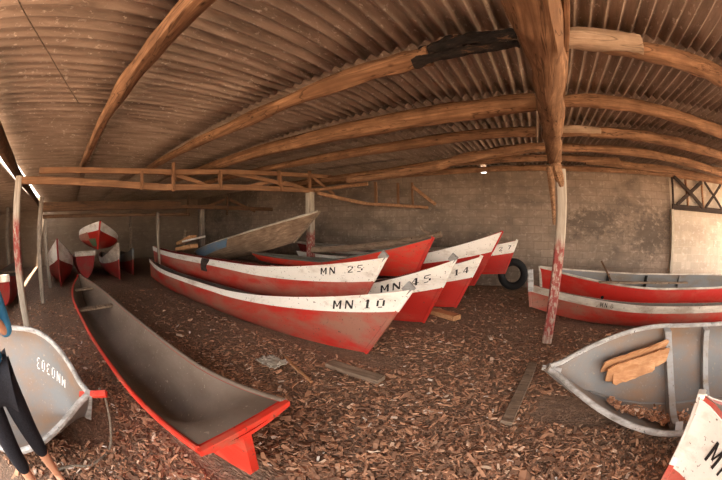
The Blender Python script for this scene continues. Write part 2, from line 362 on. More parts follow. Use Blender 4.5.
# ------------------------------------------------------------------ roof logs
def log(name, pts, rad, label, mat='log', rough=0.35, n=12, sub=6, seed=None, extra=None, group=None):
    s = seed if seed is not None else rnd.uniform(0, 50)
    mb = MB(); mb.tube(pts, rad, n, 0, rough, s, sub)
    c = Vector(pts[0]).lerp(Vector(pts[-1]), 0.5)
    if extra is None:
        return tag(mb.build(name, M[mat]), label, 'roof log', group)
    e = empty(name, (0, 0, 0), label, 'roof log', group)
    mb.build('shaft', M[mat], e)
    for nm, fn, mt, lb in extra:
        q = MB(); fn(q); o = q.build(nm, M[mt], e)
        if lb: o['label'] = lb
    return e
log('roof_log', [(3.2, 0.48, 2.69), (1.0, 0.42, 2.66), (-1.14, 0.38, 2.66), (-1.9, 0.37, 2.70), (-3.0, 0.33, 2.715), (-5.0, 0.28, 2.72), (-6.7, 0.23, 2.72)], [0.085, 0.08, 0.074, 0.076, 0.07, 0.066, 0.06],
    'thick smooth roof log nearest the camera, running down to the far left truss')
def charred(q):
    q.tube([(-0.66, 1.82, 2.80), (-0.45, 1.80, 2.845), (-0.2, 1.80, 2.855), (0.04, 1.80, 2.86)], [0.05, 0.058, 0.05, 0.036], 12, 0, 0.9, 3.1, 7)
def charred2(q):
    q.tube([(-0.72, 1.79, 2.735), (-0.45, 1.78, 2.745), (-0.2, 1.78, 2.755), (0.04, 1.79, 2.77)], [0.040, 0.032, 0.026, 0.03], 12, 0, 0.9, 8.1, 7)
log('roof_log', [(-0.60, 1.82, 2.785), (-0.84, 1.82, 2.78), (-1.4, 1.82, 2.755), (-2.75, 1.82, 2.72), (-4.2, 1.82, 2.75), (-6.6, 1.82, 2.79)], [0.078, 0.078, 0.076, 0.072, 0.066, 0.058],
    'second roof log from the front, its upper end split and burnt black', extra=[('burnt_end', charred, 'charcoal', 'upper split end charred black'), ('burnt_end', charred2, 'charcoal', 'lower split end charred black')])
def pale_piece(q):
    q.tube([(0.30, 1.815, 2.80), (0.5, 1.80, 2.82), (0.98, 1.79, 2.80)], [0.080, 0.084, 0.078], 12, 0, 0.25, 5, 6)
log('roof_log', [(0.62, 1.83, 2.80), (1.0, 1.83, 2.785), (1.5, 1.82, 2.755), (1.9, 1.82, 2.715), (3.0, 1.82, 2.70), (5.0, 1.82, 2.70)], [0.062, 0.075, 0.078, 0.078, 0.075, 0.07],
    'roof log right of the centre post with a pale barkless splice', extra=[('splice', pale_piece, 'log_pale', 'pale barkless splice')])
log('roof_log', [(0.12, 3.02, 2.84), (-0.55, 3.02, 2.80), (-1.3, 3.02, 2.775), (-2.27, 3.02, 2.765), (-4.0, 3.02, 2.775), (-7.5, 3.02, 2.80)], [0.10, 0.11, 0.115, 0.112, 0.10, 0.085],
    'third roof log from the front, broad and squared, left of the centre post', rough=0.2)
log('roof_log', [(0.32, 3.02, 2.85), (0.8, 3.02, 2.855), (1.3, 3.02, 2.83), (2.0, 3.02, 2.77), (2.7, 3.02, 2.70), (4.2, 3.02, 2.64)], [0.062, 0.074, 0.075, 0.074, 0.072, 0.07],
    'third roof log from the front on the right side, bowed and reddish')
log('roof_log', [(0.1, 4.17, 2.875), (-0.72, 4.17, 2.86), (-1.8, 4.17, 2.82), (-3.12, 4.17, 2.79), (-5.0, 4.17, 2.80), (-8.0, 4.17, 2.82)], [0.072, 0.08, 0.08, 0.076, 0.07, 0.065],
    'fourth roof log from the front, left of the centre post')
def pale_tip(q): q.tube([(0.30, 4.15, 2.89), (0.7, 4.13, 2.895), (1.08, 4.13, 2.88)], [0.05, 0.058, 0.045], 10, 0, 0.2, 15, 5)
log('roof_log', [(0.45, 4.19, 2.87), (0.9, 4.18, 2.875), (1.6, 4.17, 2.87), (2.4, 4.17, 2.83), (3.54, 4.17, 2.75), (5.2, 4.17, 2.70)], [0.06, 0.07, 0.08, 0.08, 0.075, 0.07],
    'fourth roof log from the front on the right, with a short pale stub', extra=[('stub', pale_tip, 'log_pale', 'short pale stub')])
log('roof_log', [(0.25, 5.16, 2.90), (-0.32, 5.16, 2.86), (-1.1, 5.16, 2.76), (-1.86, 5.16, 2.625), (-2.7, 5.16, 2.55), (-3.65, 5.16, 2.50)], [0.075, 0.085, 0.088, 0.085, 0.078, 0.07],
    'loose roof log hanging lower at its cut left end near the post', seed=2)
log('roof_log', [(0.35, 5.16, 2.88), (1.0, 5.16, 2.885), (2.11, 5.16, 2.86), (3.2, 5.16, 2.79), (4.26, 5.16, 2.70), (6.0, 5.16, 2.66)], [0.07, 0.075, 0.078, 0.076, 0.074, 0.07],
    'fifth roof log on the right side, running above the lattice')
log('roof_log', [(2.0, 6.3, 2.93), (0.3, 6.3, 2.965), (-1.0, 6.3, 2.94), (-2.27, 6.3, 2.90), (-4.0, 6.3, 2.82), (-7.5, 6.3, 2.78)], [0.07, 0.075, 0.08, 0.08, 0.075, 0.07],
    'roof log near the back wall on the left side')
log('roof_log', [(1.2, 6.38, 2.92), (2.54, 6.38, 2.88), (4.0, 6.38, 2.82), (5.16, 6.38, 2.765), (7.5, 6.38, 2.72)], [0.07, 0.08, 0.082, 0.08, 0.075],
    'roof log near the back wall on the right side')
log('roof_log', [(4.2, 7.75, 3.0), (0.0, 7.75, 3.02), (-3.5, 7.75, 2.98), (-8.0, 7.75, 2.9)], [0.065, 0.07, 0.07, 0.06],
    'hindmost roof log lying along the top of the back wall')
# the eave log on the open left side
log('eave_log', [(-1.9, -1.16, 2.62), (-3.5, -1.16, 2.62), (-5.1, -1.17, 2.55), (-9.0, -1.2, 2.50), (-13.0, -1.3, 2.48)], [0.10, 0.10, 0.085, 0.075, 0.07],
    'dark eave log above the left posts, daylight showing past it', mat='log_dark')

mb = MB(); mb.tube([(-1.3, -0.80, 2.735), (-1.49, -0.71, 2.73), (-2.06, -0.41, 2.725), (-2.97, -0.03, 2.73)], 0.004, 6, 0, 0, 0, 3)
tag(mb.build('hanging_wire', M['rope']), 'thin wire strung beneath the roof sheets at upper left', 'wire')
# central beam along the depth
mb = MB(); mb.tube([(0.02, -2.2, 2.60), (0.10, 0.2, 2.61), (0.148, 1.15, 2.605), (0.19, 1.62, 2.60), (0.225, 2.4, 2.62), (0.26, 3.2, 2.60), (0.31, 3.9, 2.56), (0.34, 4.35, 2.52)],
                   [0.16, 0.155, 0.145, 0.130, 0.122, 0.115, 0.11, 0.10], 16, 0, 0.25, 4, 6)
tag(mb.build('beam_log', M['log_y']), 'massive roof log running overhead from the camera to the centre post', 'beam')
mb = MB(); mb.bar((0.335, 0.2, 2.70), (0.345, 3.9, 2.705), 0.035, 0.17, seg=10, warp=0.01)
tag(mb.build('beam_plank', M['log_y']), 'thin plank on edge along the right side of the massive beam log', 'plank')

# ------------------------------------------------------------------ posts
def post(name, base, top, r, mat, label, n=8, rough=0.15, square=False, extra=None, cat='post'):
    e = None
    mb = MB(); b_, t_ = Vector(base), Vector(top)
    if square: mb.bar(b_ - b_, t_ - b_, r * 2, r * 2, seg=8, warp=0.02)
    else: mb.tube([Vector((0, 0, -0.03)), (t_ - b_) * 0.33, (t_ - b_) * 0.66, t_ - b_], [r * 1.05, r, r, r * 0.95], n, 0, rough, rnd.uniform(0, 30), 5)
    if extra:
        e = empty(name, base, label, cat); mb.build('shaft', M[mat], e)
        for nm, fn, mt, lb in extra:
            q = MB(); fn(q); o = q.build(nm, M[mt], e)
            if lb: o['label'] = lb
        return e
    o = mb.build(name, M[mat]); o.location = base
    return tag(o, label, cat)
def fork(q):
    q.tube([(0.075, -0.02, 2.12), (0.03, -0.03, 2.3), (0.0, -0.02, 2.42)], [0.05, 0.075, 0.09], 10, 0, 0.4, 9, 5)
def fork2(q):
    q.tube([(-0.05, -0.04, 1.62), (-0.065, -0.045, 1.95), (-0.08, -0.03, 2.38)], [0.02, 0.04, 0.055], 8, 0, 0.4, 3, 5)
post('centre_post', (0.335, 4.24, 0), (0.41, 4.26, 2.36), 0.072, 'post_red', 'tall centre post with flaking red paint under the big beam log', square=True,
     extra=[('bark_slab', fork, 'log_y', 'brown bark slab at the top'), ('bark_slab', fork2, 'log_y', 'brown bark strip at the top')])
post('shed_post', (-5.11, -1.03, 0), (-5.11, -1.00, 2.40), 0.066, 'post_band', 'leaning grey post with a red band beside the red-rimmed canoe', square=True)
post('shed_post', (-5.10, 5.62, 0), (-5.10, 5.58, 2.38), 0.085, 'post_red', 'post with red lower half behind the raised brown boat', square=True,
     extra=[('pale_sleeve', lambda q: q.bar((0, -0.05, 1.65), (0, -0.06, 2.38), 0.19, 0.11, seg=2), 'post_pale', 'pale bare upper length')])
post('shed_post', (-7.87, -0.93, 0), (-8.0, -0.80, 2.36), 0.062, 'post_grey', 'slim grey post second from the front in the left row', square=True)
post('shed_post', (-9.9, -0.80, 0), (-10.0, -0.85, 2.30), 0.06, 'post_grey', 'slim grey post third in the left row beside a red bow', square=True)
post('shed_post', (-12.0, -2.85, 0), (-12.0, -2.80, 2.45), 0.075, 'post_grey', 'grey post at the left edge in front of stacked boats', square=True)
post('shed_post', (-10.5, 5.37, 0), (-10.5, 5.37, 2.3), 0.09, 'post_grey', 'grey post with blue foot behind the timber offcuts', square=True,
     extra=[('blue_foot', lambda q: q.bar((0, 0, 0.4), (0, 0, 1.55), 0.182, 0.182, seg=2), 'blue', 'faded blue paint on the foot')])
post('shed_post', (-9.5, 3.17, 0), (-9.5, 3.17, 2.05), 0.04, 'post_grey', 'thin grey pole behind the sterns of the long canoes', square=True)
post('shed_post', (-12.6, 2.9, 0), (-12.6, 2.9, 2.25), 0.05, 'plank', 'thin tan pole in the far left corner', square=True)

# ------------------------------------------------------------------ trusses
def truss(name, label, parts):
    e = empty(name, parts[0][1], label, 'truss'); o0 = Vector(parts[0][1])
    for nm, a, b_, w, h, mt in parts:
        q = MB(); q.bar(Vector(a) - o0, Vector(b_) - o0, w, h, seg=6, warp=0.012); q.build(nm, M[mt], e)
    return e
X = -5.1
truss('roof_truss', 'long timber truss spanning from the left post to the back post', [
    ('bottom_chord', (X, -0.95, 2.34), (X, 1.9, 2.25), 0.09, 0.11, 'timber'),
    ('bottom_chord', (X + 0.01, 1.85, 2.255), (X, 5.9, 2.44), 0.09, 0.11, 'timber'),
    ('top_chord', (X + 0.02, -0.6, 2.47), (X, 1.9, 2.52), 0.08, 0.09, 'timber'),
    ('top_chord', (X - 0.01, 1.8, 2.51), (X, 6.4, 2.86), 0.08, 0.10, 'timber'),
    ('stud', (X + 0.06, 1.36, 2.20), (X + 0.06, 1.34, 2.50), 0.10, 0.04, 'timber_z'),
    ('stud', (X + 0.06, 1.98, 2.19), (X + 0.06, 1.94, 2.68), 0.11, 0.04, 'timber_z'),
    ('stud', (X + 0.06, 2.98, 2.26), (X + 0.06, 2.95, 2.62), 0.11, 0.04, 'timber_z'),
    ('stud', (X + 0.06, 4.58, 2.34), (X + 0.06, 4.46, 2.78), 0.11, 0.04, 'timber_z'),
    ('stud', (X + 0.06, 5.5, 2.44), (X + 0.06, 5.48, 2.90), 0.10, 0.04, 'timber_z'),
    ('brace', (X - 0.03, 2.05, 2.48), (X - 0.03, 2.85, 2.30), 0.04, 0.07, 'timber'),
    ('brace', (X - 0.03, 3.1, 2.62), (X - 0.03, 4.9, 2.50), 0.04, 0.08, 'timber'),
    ('brace', (X - 0.06, 3.7, 2.36), (X - 0.06, 4.4, 2.56), 0.04, 0.08, 'timber'),
    ('brace', (X - 0.03, 4.7, 2.55), (X - 0.03, 5.45, 2.44), 0.04, 0.08, 'timber'),
    ('brace', (X - 0.03, 5.55, 2.85), (X - 0.03, 6.6, 2.40), 0.04, 0.08, 'timber'),
])
truss('roof_truss', 'sagging broken truss from the back post to the block wall', [
    ('bottom_chord', (-5.02, 5.75, 2.37), (-4.3, 6.9, 2.13), 0.08, 0.09, 'timber'),
    ('bottom_chord', (-4.32, 6.88, 2.13), (-3.0, 8.1, 2.06), 0.07, 0.08, 'timber'),
    ('top_chord', (-5.05, 5.7, 2.44), (-3.75, 6.1, 2.54), 0.07, 0.08, 'timber'),
    ('stud', (-4.1, 7.1, 2.10), (-4.1, 7.05, 2.72), 0.08, 0.04, 'timber_z'),
    ('stud', (-3.65, 7.55, 2.05), (-3.65, 7.5, 2.72), 0.07, 0.04, 'timber_z'),
    ('stud', (-3.35, 7.85, 2.05), (-3.35, 7.8, 2.75), 0.06, 0.04, 'timber_z'),
    ('brace', (-3.3, 7.7, 2.62), (-2.75, 8.05, 2.14), 0.05, 0.09, 'timber'),
])
X = -9.5
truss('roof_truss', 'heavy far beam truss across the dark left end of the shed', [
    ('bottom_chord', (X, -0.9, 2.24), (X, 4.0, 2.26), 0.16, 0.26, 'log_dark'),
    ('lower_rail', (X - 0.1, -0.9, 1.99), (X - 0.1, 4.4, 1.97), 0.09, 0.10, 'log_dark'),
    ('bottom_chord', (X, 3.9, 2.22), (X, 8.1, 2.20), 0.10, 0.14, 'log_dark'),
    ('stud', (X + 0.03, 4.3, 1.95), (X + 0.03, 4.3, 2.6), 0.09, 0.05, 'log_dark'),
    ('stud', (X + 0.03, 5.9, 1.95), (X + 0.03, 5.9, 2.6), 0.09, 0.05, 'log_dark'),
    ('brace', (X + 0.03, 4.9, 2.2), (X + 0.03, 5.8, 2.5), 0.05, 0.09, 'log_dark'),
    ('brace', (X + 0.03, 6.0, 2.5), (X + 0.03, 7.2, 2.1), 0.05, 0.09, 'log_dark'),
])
# dark lattice on the right end of the wall
xa, xb, yt = 4.36, 6.9, 8.02
def LT(px, pz): return (xa + px, yt, pz)
truss('wall_lattice', 'dark cross-braced timber lattice high on the pale wall at right', [
    ('bottom_rail', LT(-0.05, 2.22), LT(4.4, 2.21), 0.08, 0.14, 'timber_black'),
    ('top_rail', LT(-0.05, 3.03), LT(4.4, 2.98), 0.08, 0.10, 'timber'),
    ('end_post', LT(0.0, 2.16), LT(0.0, 3.08), 0.06, 0.06, 'timber_black'),
    ('stud', LT(0.58, 2.27), LT(0.55, 3.0), 0.06, 0.09, 'timber'),
    ('stud', LT(1.28, 2.27), LT(1.26, 3.0), 0.06, 0.07, 'timber'),
    ('brace', (xa + 0.05, yt - 0.06, 3.0), (xa + 1.2, yt - 0.06, 2.27), 0.04, 0.11, 'timber_black'),
    ('brace', (xa + 0.12, yt - 0.03, 2.28), (xa + 1.25, yt - 0.03, 2.95), 0.04, 0.10, 'timber_black'),
    ('brace', (xa + 1.36, yt - 0.06, 2.95), (xa + 2.15, yt - 0.06, 2.27), 0.04, 0.08, 'timber_black'),
    ('brace', (xa + 1.36, yt - 0.03, 2.27), (xa + 2.2, yt - 0.03, 2.95), 0.04, 0.08, 'timber_black'),
])
mb = MB(); mb.bar((4.33, 8.05, 0.0), (4.30, 8.05, 2.16), 0.10, 0.14, seg=4); tag(mb.build('wall_batten', M['post_pale']), 'upright pale batten where the dark wall meets the pale wall', 'batten')

# ------------------------------------------------------------------ boats
def lerp(a, b_, t): return a + (b_ - a) * t
def sstep(a, b_, x):
    t = min(max((x - a) / (b_ - a), 0), 1); return t * t * (3 - 2 * t)
class Hull:
    """x runs stern (-L) to bow (0); fractions: u along, w down from the sheer to the keel"""
    def __init__(s, L, B, zmid, zbow, zstern=None, rake=0.45, srake=0.3, keel_bow=0.06, keel_stern=0.06, bowp=2.2, full=0.55, stern_w=0.03, bow_w=0.03, bow_start=0.5, flat=3.0, bow_keel_w=None, vshape=1.0):
        s.L, s.B, s.zmid, s.zbow, s.zstern = L, B, zmid, zbow, zstern if zstern is not None else zmid + 0.12
        s.rake, s.srake, s.kb, s.ks, s.bowp, s.full, s.sw, s.bw, s.bs, s.flat, s.v = rake, srake, keel_bow, keel_stern, bowp, full, stern_w, bow_w, bow_start, flat, vshape
    def zs(s, u):
        z = s.zmid
        if u > s.bs: z += (s.zbow - s.zmid) * ((u - s.bs) / (1 - s.bs)) ** s.bowp
        if u < 0.35: z += (s.zstern - s.zmid) * ((0.35 - u) / 0.35) ** 2
        return z
    def zk(s, u):
        z = 0.0
        if u > 0.7: z += s.kb * ((u - 0.7) / 0.3) ** 2
        if u < 0.3: z += s.ks * ((0.3 - u) / 0.3) ** 2
        return z
    def xs(s, u): return -s.L * (1 - u)
    def xk(s, u):
        a, b_ = -s.L + s.srake, -s.rake
        return lerp(a, b_, u)
    def hb(s, u):
        h = s.B / 2
        fb = 1 - max(0, (u - s.full) / (1 - s.full)) ** 2.0
        fs = 1 - max(0, (0.42 - u) / 0.42) ** 2.2
        w = h * min(fb, 1) * min(fs, 1)
        return max(w, s.bw * sstep(0.5, 1, u) if u > 0.5 else s.sw)
    def pt(s, u, w, side, inset=0.0, out=0.0):
        h = max(s.hb(u) - inset, 0.006) + out; zs, zk = s.zs(u), s.zk(u) + inset - out * w
        v = sstep(0.62, 0.98, u) * s.v; v = max(v, sstep(0.22, 0.02, u) * s.v)
        m, n = lerp(s.flat, 1.15, v), lerp(1.7, 1.0, v)
        y = h * max(0.0, 1 - w ** m) ** (1 / n)
        z = zs + (zk - zs) * w
        x = lerp(s.xs(u), s.xk(u), w)
        if inset:
            x += inset * 1.2 * (sstep(0.1, 0, u) - sstep(0.9, 1, u))
        return Vector((x, side * y, z))
    def u_at(s, x, w):
        a, b_ = 0.0, 1.0
        for _ in range(30):
            c = (a + b_) / 2
            if lerp(s.xs(c), s.xk(c), w) < x: a = c
            else: b_ = c
        return (a + b_) / 2
    NU = 44
    def us(s): return [i / s.NU for i in range(s.NU + 1)]
    def wrows(s, wa, wb, n): return [wa + (wb - wa) * math.sin(math.pi / 2 * i / n) ** 1.0 for i in range(n + 1)]
    def skin(s, q, wa=0.0, wb=1.0, n=12, inset=0.0, out=0.0, mi=0, u0=0.0, u1=1.0, flip=False, wfun=None, endcaps=False):
        """one side-to-side skin from w=wa (port) over the keel to w=wa (starboard); or two strips when wb<1"""
        uu = [lerp(u0, u1, i / s.NU) for i in range(s.NU + 1)]
        if wb >= 1.0 and wfun is None:
            ww = s.wrows(wa, 1.0, n); sec = [(w, 1) for w in ww] + [(w, -1) for w in ww[-2::-1]]
            rings = [[s.pt(u, w, sd, inset, out) for w, sd in sec] for u in uu]
            q.loft(rings, mi, caps=False, closed=False)
        else:
            for sd in (1, -1):
                rings = []
                for u in uu:
                    wt = wfun(u) if wfun else wb
                    a = [s.pt(u, lerp(wa, wt, i / 4), sd, inset, out) for i in range(5)]
                    b2 = [s.pt(u, lerp(wa, wt, i / 4), sd, inset, out - 0.014) for i in range(4, -1, -1)]
                    rings.append(a + b2)
                q.loft(rings, mi, caps=True, closed=True)
    def body(s, q, t=0.035, mo=0, mi=1, mr=0):
        """closed shell: outside, inside and the sheer edge"""
        n = 12; ww = s.wrows(0, 1.0, n); sec = [(w, 1) for w in ww] + [(w, -1) for w in ww[-2::-1]]
        uu = s.us(); k = len(sec)
        out = [[s.pt(u, w, sd) for w, sd in sec] for u in uu]; inn = [[s.pt(u, w, sd, t) for w, sd in sec] for u in uu]
        q.loft(out, mo, caps=False, closed=False)
        base = len(q.v); q.loft([r[::-1] for r in inn], mi, caps=False, closed=False)
        for i in range(len(uu) - 1):
            for e in (0, -1):
                a, b_, c, d = out[i][e], out[i + 1][e], inn[i + 1][e], inn[i][e]
                q.add([a, b_, c, d], [(0, 1, 2, 3)], mr)
        for e, uo in ((0, out[0]), (-1, out[-1])):      # close the ends
            io = inn[0] if e == 0 else inn[-1]
            for j in range(k - 1): q.add([uo[j], uo[j + 1], io[j + 1], io[j]], [(0, 1, 2, 3)], mo)
            nn = k // 2
            for j in range(nn): q.add([uo[j], uo[j + 1], uo[k - 2 - j], uo[k - 1 - j]], [(0, 1, 2, 3)], mo)
            for j in range(nn): q.add([io[j], io[j + 1], io[k - 2 - j], io[k - 1 - j]], [(0, 1, 2, 3)], mi)

GLYPH = {   # stencil strokes on a 1 x 1.4 cell: (x0, y0, x1, y1, width)
 'M': [(0.08, 0, 0.08, 1.4, .24), (0.92, 0, 0.92, 1.4, .24), (0.14, 1.36, 0.5, 0.35, .15), (0.86, 1.36, 0.5, 0.35, .15)],
 'N': [(0.08, 0, 0.08, 1.4, .18), (0.88, 0, 0.88, 1.4, .18), (0.10, 1.34, 0.86, 0.06, .27)],
 '0': [(0.1, 0.25, 0.1, 1.15, .24), (0.8, 0.25, 0.8, 1.15, .24), (0.2, 1.33, 0.7, 1.33, .14), (0.2, 0.07, 0.7, 0.07, .14)],
 '1': [(0.45, 0, 0.45, 1.4, .30), (0.15, 0.05, 0.75, 0.05, .10), (0.18, 1.12, 0.42, 1.34, .14)],
 '2': [(0.05, 1.08, 0.25, 1.30, .20), (0.28, 1.33, 0.66, 1.33, .14), (0.80, 1.22, 0.76, 0.82, .24), (0.70, 0.72, 0.14, 0.16, .18), (0.06, 0.08, 0.90, 0.08, .17)],
 '3': [(0.08, 1.33, 0.66, 1.33, .15), (0.78, 1.2, 0.74, 0.86, .22), (0.35, 0.72, 0.68, 0.72, .14), (0.80, 0.58, 0.78, 0.22, .22), (0.08, 0.08, 0.66, 0.08, .15)],
 '4': [(0.66, 0, 0.66, 1.4, .26), (0.55, 1.34, 0.06, 0.48, .13), (0.02, 0.40, 0.98, 0.40, .14)],
 '5': [(0.12, 1.33, 0.85, 1.33, .16), (0.13, 1.25, 0.13, 0.82, .16), (0.22, 0.82, 0.62, 0.82, .14), (0.80, 0.66, 0.78, 0.26, .25), (0.08, 0.08, 0.62, 0.08, .16)],
 '7': [(0.05, 1.31, 0.9, 1.31, .17), (0.82, 1.22, 0.36, 0.0, .22)],
 '8': [(0.12, 0.84, 0.14, 1.2, .2), (0.74, 0.84, 0.72, 1.2, .2), (0.08, 0.2, 0.1, 0.6, .22), (0.80, 0.2, 0.78, 0.6, .22), (0.22, 1.33, 0.64, 1.33, .13), (0.22, 0.72, 0.64, 0.72, .13), (0.2, 0.07, 0.68, 0.07, .13)],
}
def text_mesh(body, size, bold=0.0):
    k = size / 1.4; vs, fs = [], []; x = 0
    for ch in body:
        if ch == ' ': x += 0.75; continue
        for x0_, y0_, x1_, y1_, w_ in GLYPH[ch]:
            a_, b_ = Vector((x + x0_, y0_ - 0.7, 0)), Vector((x + x1_, y1_ - 0.7, 0)); d_ = (b_ - a_).normalized(); n_ = Vector((-d_.y, d_.x, 0)) * w_ / 2
            o_ = len(vs); vs += [a_ - n_, b_ - n_, b_ + n_, a_ + n_]; fs.append((o_, o_ + 1, o_ + 2, o_ + 3))
        x += 1.55
    x -= 0.6
    return [Vector(((v.x - x / 2) * k, v.y * k, 0)) for v in vs], fs

def lettering(h, body, size, x, w, side, parent, mat='ink', bold=0.006, flip=False, out=0.022, slant=0.0, stretch=1.0):
    vs, fs = text_mesh(body, size, bold); q = MB(); P = []
    for v in vs:
        tx, ty = v.x * stretch + slant * v.y, v.y
        if flip: tx, ty = -tx, -ty
        d = 1 if side < 0 else -1                        # reads left to right seen from that side
        u = h.u_at(x + d * tx, w)
        ww = max(0.01, w - ty / max(0.1, h.zs(u) - h.zk(u)))
        u = h.u_at(x + d * tx, ww)
        P.append(h.pt(u, ww, side, 0, out))
    q.add(P, fs); return q.build('lettering', M[mat], parent, smooth=False)

FOOT = []
def under_hull(x, y):
    for cx, cy, c, s_, hl, hb in FOOT:
        dx, dy = x - cx, y - cy
        if hb and abs(dx * c + dy * s_) < hl and abs(-dx * s_ + dy * c) < hb: return True
    return False
def canoe(label, tip, yaw, h, base=0.0, heel=0.0, pitch=0.0, mats=('red', 'brown_inside'), strake=('white', 0.27, 0.34), rim=None, stem='white', cap='grey_cap',
          thwarts=(0.3, 0.62), text=None, group='wooden canoes', cat='canoe', name='canoe', extra=None, gun=None, tmat='plank'):
    """tip: world x,y of the bow tip; yaw: heading of the bow"""
    c, s_ = math.cos(yaw), math.sin(yaw); hl = h.L / 2
    FOOT.append((tip[0] - c * hl, tip[1] - s_ * hl, c, s_, hl, h.B * (0.20 if abs(heel) > 0.3 else 0.25) if base < 0.1 else 0))
    e = empty(name, (tip[0] - c * hl, tip[1] - s_ * hl, base), label, cat, group, rz=yaw, ry=pitch, rx=heel)
    off = Matrix.Translation((hl, 0, 0))
    def bld(q, nm, mt, par=None, lab=None, sm=True):
        q.v = [tuple(Vector(p) + Vector((hl, 0, 0))) for p in q.v]
        o = q.build(nm, [M[x] for x in mt] if isinstance(mt, (tuple, list)) else M[mt], par or e, sm)
        if lab: o['label'] = lab
        return o
    q = MB(); h.body(q, 0.035, 0, 1, 0); hullo = bld(q, 'hull', mats)
    if strake:
        q = MB(); wf = lambda u: lerp(strake[1], strake[2], sstep(0.55, 1, u)); h.skin(q, 0.0, 0.5, out=0.016, wfun=wf); so_ = bld(q, 'strake', strake[0], lab='white painted strake' if strake[0].startswith('white') else None)
    if gun:
        for sd in (1, -1):
            q = MB(); q.tube([h.pt(u, 0, sd, 0.012) + Vector((0, 0, 0.004)) for u in h.us()], gun[1], 8); bld(q, 'gunwale', gun[0])
    if stem:
        q = MB(); a, b_ = h.pt(1, 0, 1), h.pt(1, 1, 1); a.y = b_.y = 0
        a = a + (a - b_).normalized() * 0.02
        if strake:
            mid = b_.lerp(a, 1 - strake[2]); q.bar(b_, mid, 0.05, 0.055, seg=3); st_ = bld(q, 'stem', mats[0])
            q = MB(); q.bar(mid, a, 0.055, 0.06, seg=2); bld(q, 'stem_band', stem, par=st_)
        else:
            q.bar(b_, a, 0.055, 0.06, seg=5); bld(q, 'stem', stem)
    if cap:
        q = MB(); a, b_ = h.pt(1, 0, 1), h.pt(1, 1, 1); a.y = b_.y = 0; d = (a - b_).normalized()
        q.bar(a - d * 0.03 - Vector((0.05, 0, 0)), a + d * 0.075 - Vector((0.02, 0, 0)), 0.06, 0.11, seg=1); bld(q, 'stem_cap', cap)
    for u in thwarts or ():
        q = MB(); a, b_ = h.pt(u, 0.16, 1, 0.02), h.pt(u, 0.16, -1, 0.02); q.bar(a, b_, 0.16, 0.03); bld(q, 'thwart', tmat)
    if text:
        for t in text if isinstance(text, list) else [text]:
            o = lettering(h, parent=so_ if strake else e, **t); o.data.transform(off)
    if extra: extra(e, h, bld)
    return e

PI = math.pi
# the row of canoes, bows to the right
h1 = Hull(8.3, 0.66, 0.455, 0.88, 0.62, rake=0.46, srake=0.35, bow_start=0.62, bowp=1.7, keel_stern=0.12)
y1 = math.atan2(0.16, 8.3)
canoe('long worn red canoe lettered MN 10, white strake, frontmost in the row', (-1.35, 2.90), y1, h1, heel=-R(15), mats=('red_worn', 'dark_inside'), strake=('white', 0.20, 0.32),
      text=dict(body='MN 10', size=0.115, x=-0.60, w=0.17, side=-1, slant=0.1, stretch=1.25))
def c2x(e, h, bld):
    q = MB()                                              # dark cloth draped over the side
    pts = []
    for k in range(2):
        r = []
        for i in range(9):
            w = -0.02 + 0.50 * i / 8; sag = 0.012 + 0.02 * math.sin(PI * i / 8)
            u0 = 0.512 + (0.0 if k == 0 else 0.036 - 0.012 * (i / 8) + 0.003 * math.sin(i))
            p = h.pt(u0, max(w, 0.0), -1, 0, 0.03 + sag); r.append(p)
        pts.append(r)
    ringL = [pts[0][i] for i in range(9)]; ringR = [pts[1][i] for i in range(9)]
    rings = [[a, b_, b_ + Vector((0, 0.03, 0)), a + Vector((0, 0.03, 0))] for a, b_ in zip(ringL, ringR)]
    q.loft(rings); bld(q, 'draped_cloth', 'cloth_dark', lab='dark cloth hanging over the side')
h2 = Hull(9.0, 0.62, 0.57, 0.88, 0.66, rake=0.42, srake=0.3, bow_start=0.7, bowp=1.7, keel_stern=0.0)
canoe('faded red canoe lettered MN 25 propped behind the frontmost, dark cloth over its side', (-2.02, 3.64), math.atan2(0.24, 9.0), h2, heel=-R(7), base=0.25, mats=('red_pink', 'red_dark'), strake=('white', 0.23, 0.42),
      text=dict(body='MN  25', size=0.105, x=-0.66, w=0.15, side=-1, slant=0.1, stretch=1.3), extra=c2x)
for i, (x, y) in enumerate(((-3.4, 3.62), (-7.2, 3.42))):
    mb = MB(); mb.bar((x, y - 0.14, 0.115), (x, y + 0.14, 0.115), 0.2, 0.23); tag(mb.build('support_block', M['plank'], loc=(x, y, 0)), ['timber block under the bow half of the canoe lettered MN 25', 'timber block under the stern half of the canoe lettered MN 25'][i], 'block', 'blocks under the canoes')
h3 = Hull(4.6, 0.50, 0.20, 0.71, 0.22, rake=0.30, bow_start=0.52, bowp=1.25, srake=0.3)
canoe('bright plain red canoe bow with no strake, raised on top of the row', (-1.68, 4.76), 0.02, h3, base=0.66, mats=('red_rim', 'green_grey'), strake=None, stem='red', cap=None, gun=('green_grey', 0.018), thwarts=(0.5,))
h4 = Hull(5.0, 0.62, 0.47, 1.08, 0.5, rake=0.46, bow_start=0.52, bowp=1.55)
canoe('red canoe with a high white bow lettered MN 45, third in the row', (-1.18, 4.36), 0.02, h4, mats=('red', 'dark_inside'), strake=('white', 0.30, 0.42),
      text=dict(body='MN 45', size=0.13, x=-0.72, w=0.19, side=-1, slant=0.1, stretch=1.3))
h5 = Hull(5.0, 0.62, 0.44, 0.98, 0.5, rake=0.42, bow_start=0.52, bowp=1.5)
canoe('red canoe lettered MN 14, bow standing on a loose block', (-0.92, 5.16), 0.03, h5, base=0.085, mats=('red', 'dark_inside'), strake=('white', 0.32, 0.40), cap=None,
      text=dict(body='MN 14', size=0.115, x=-0.52, w=0.21, side=-1, slant=0.1, stretch=1.2))
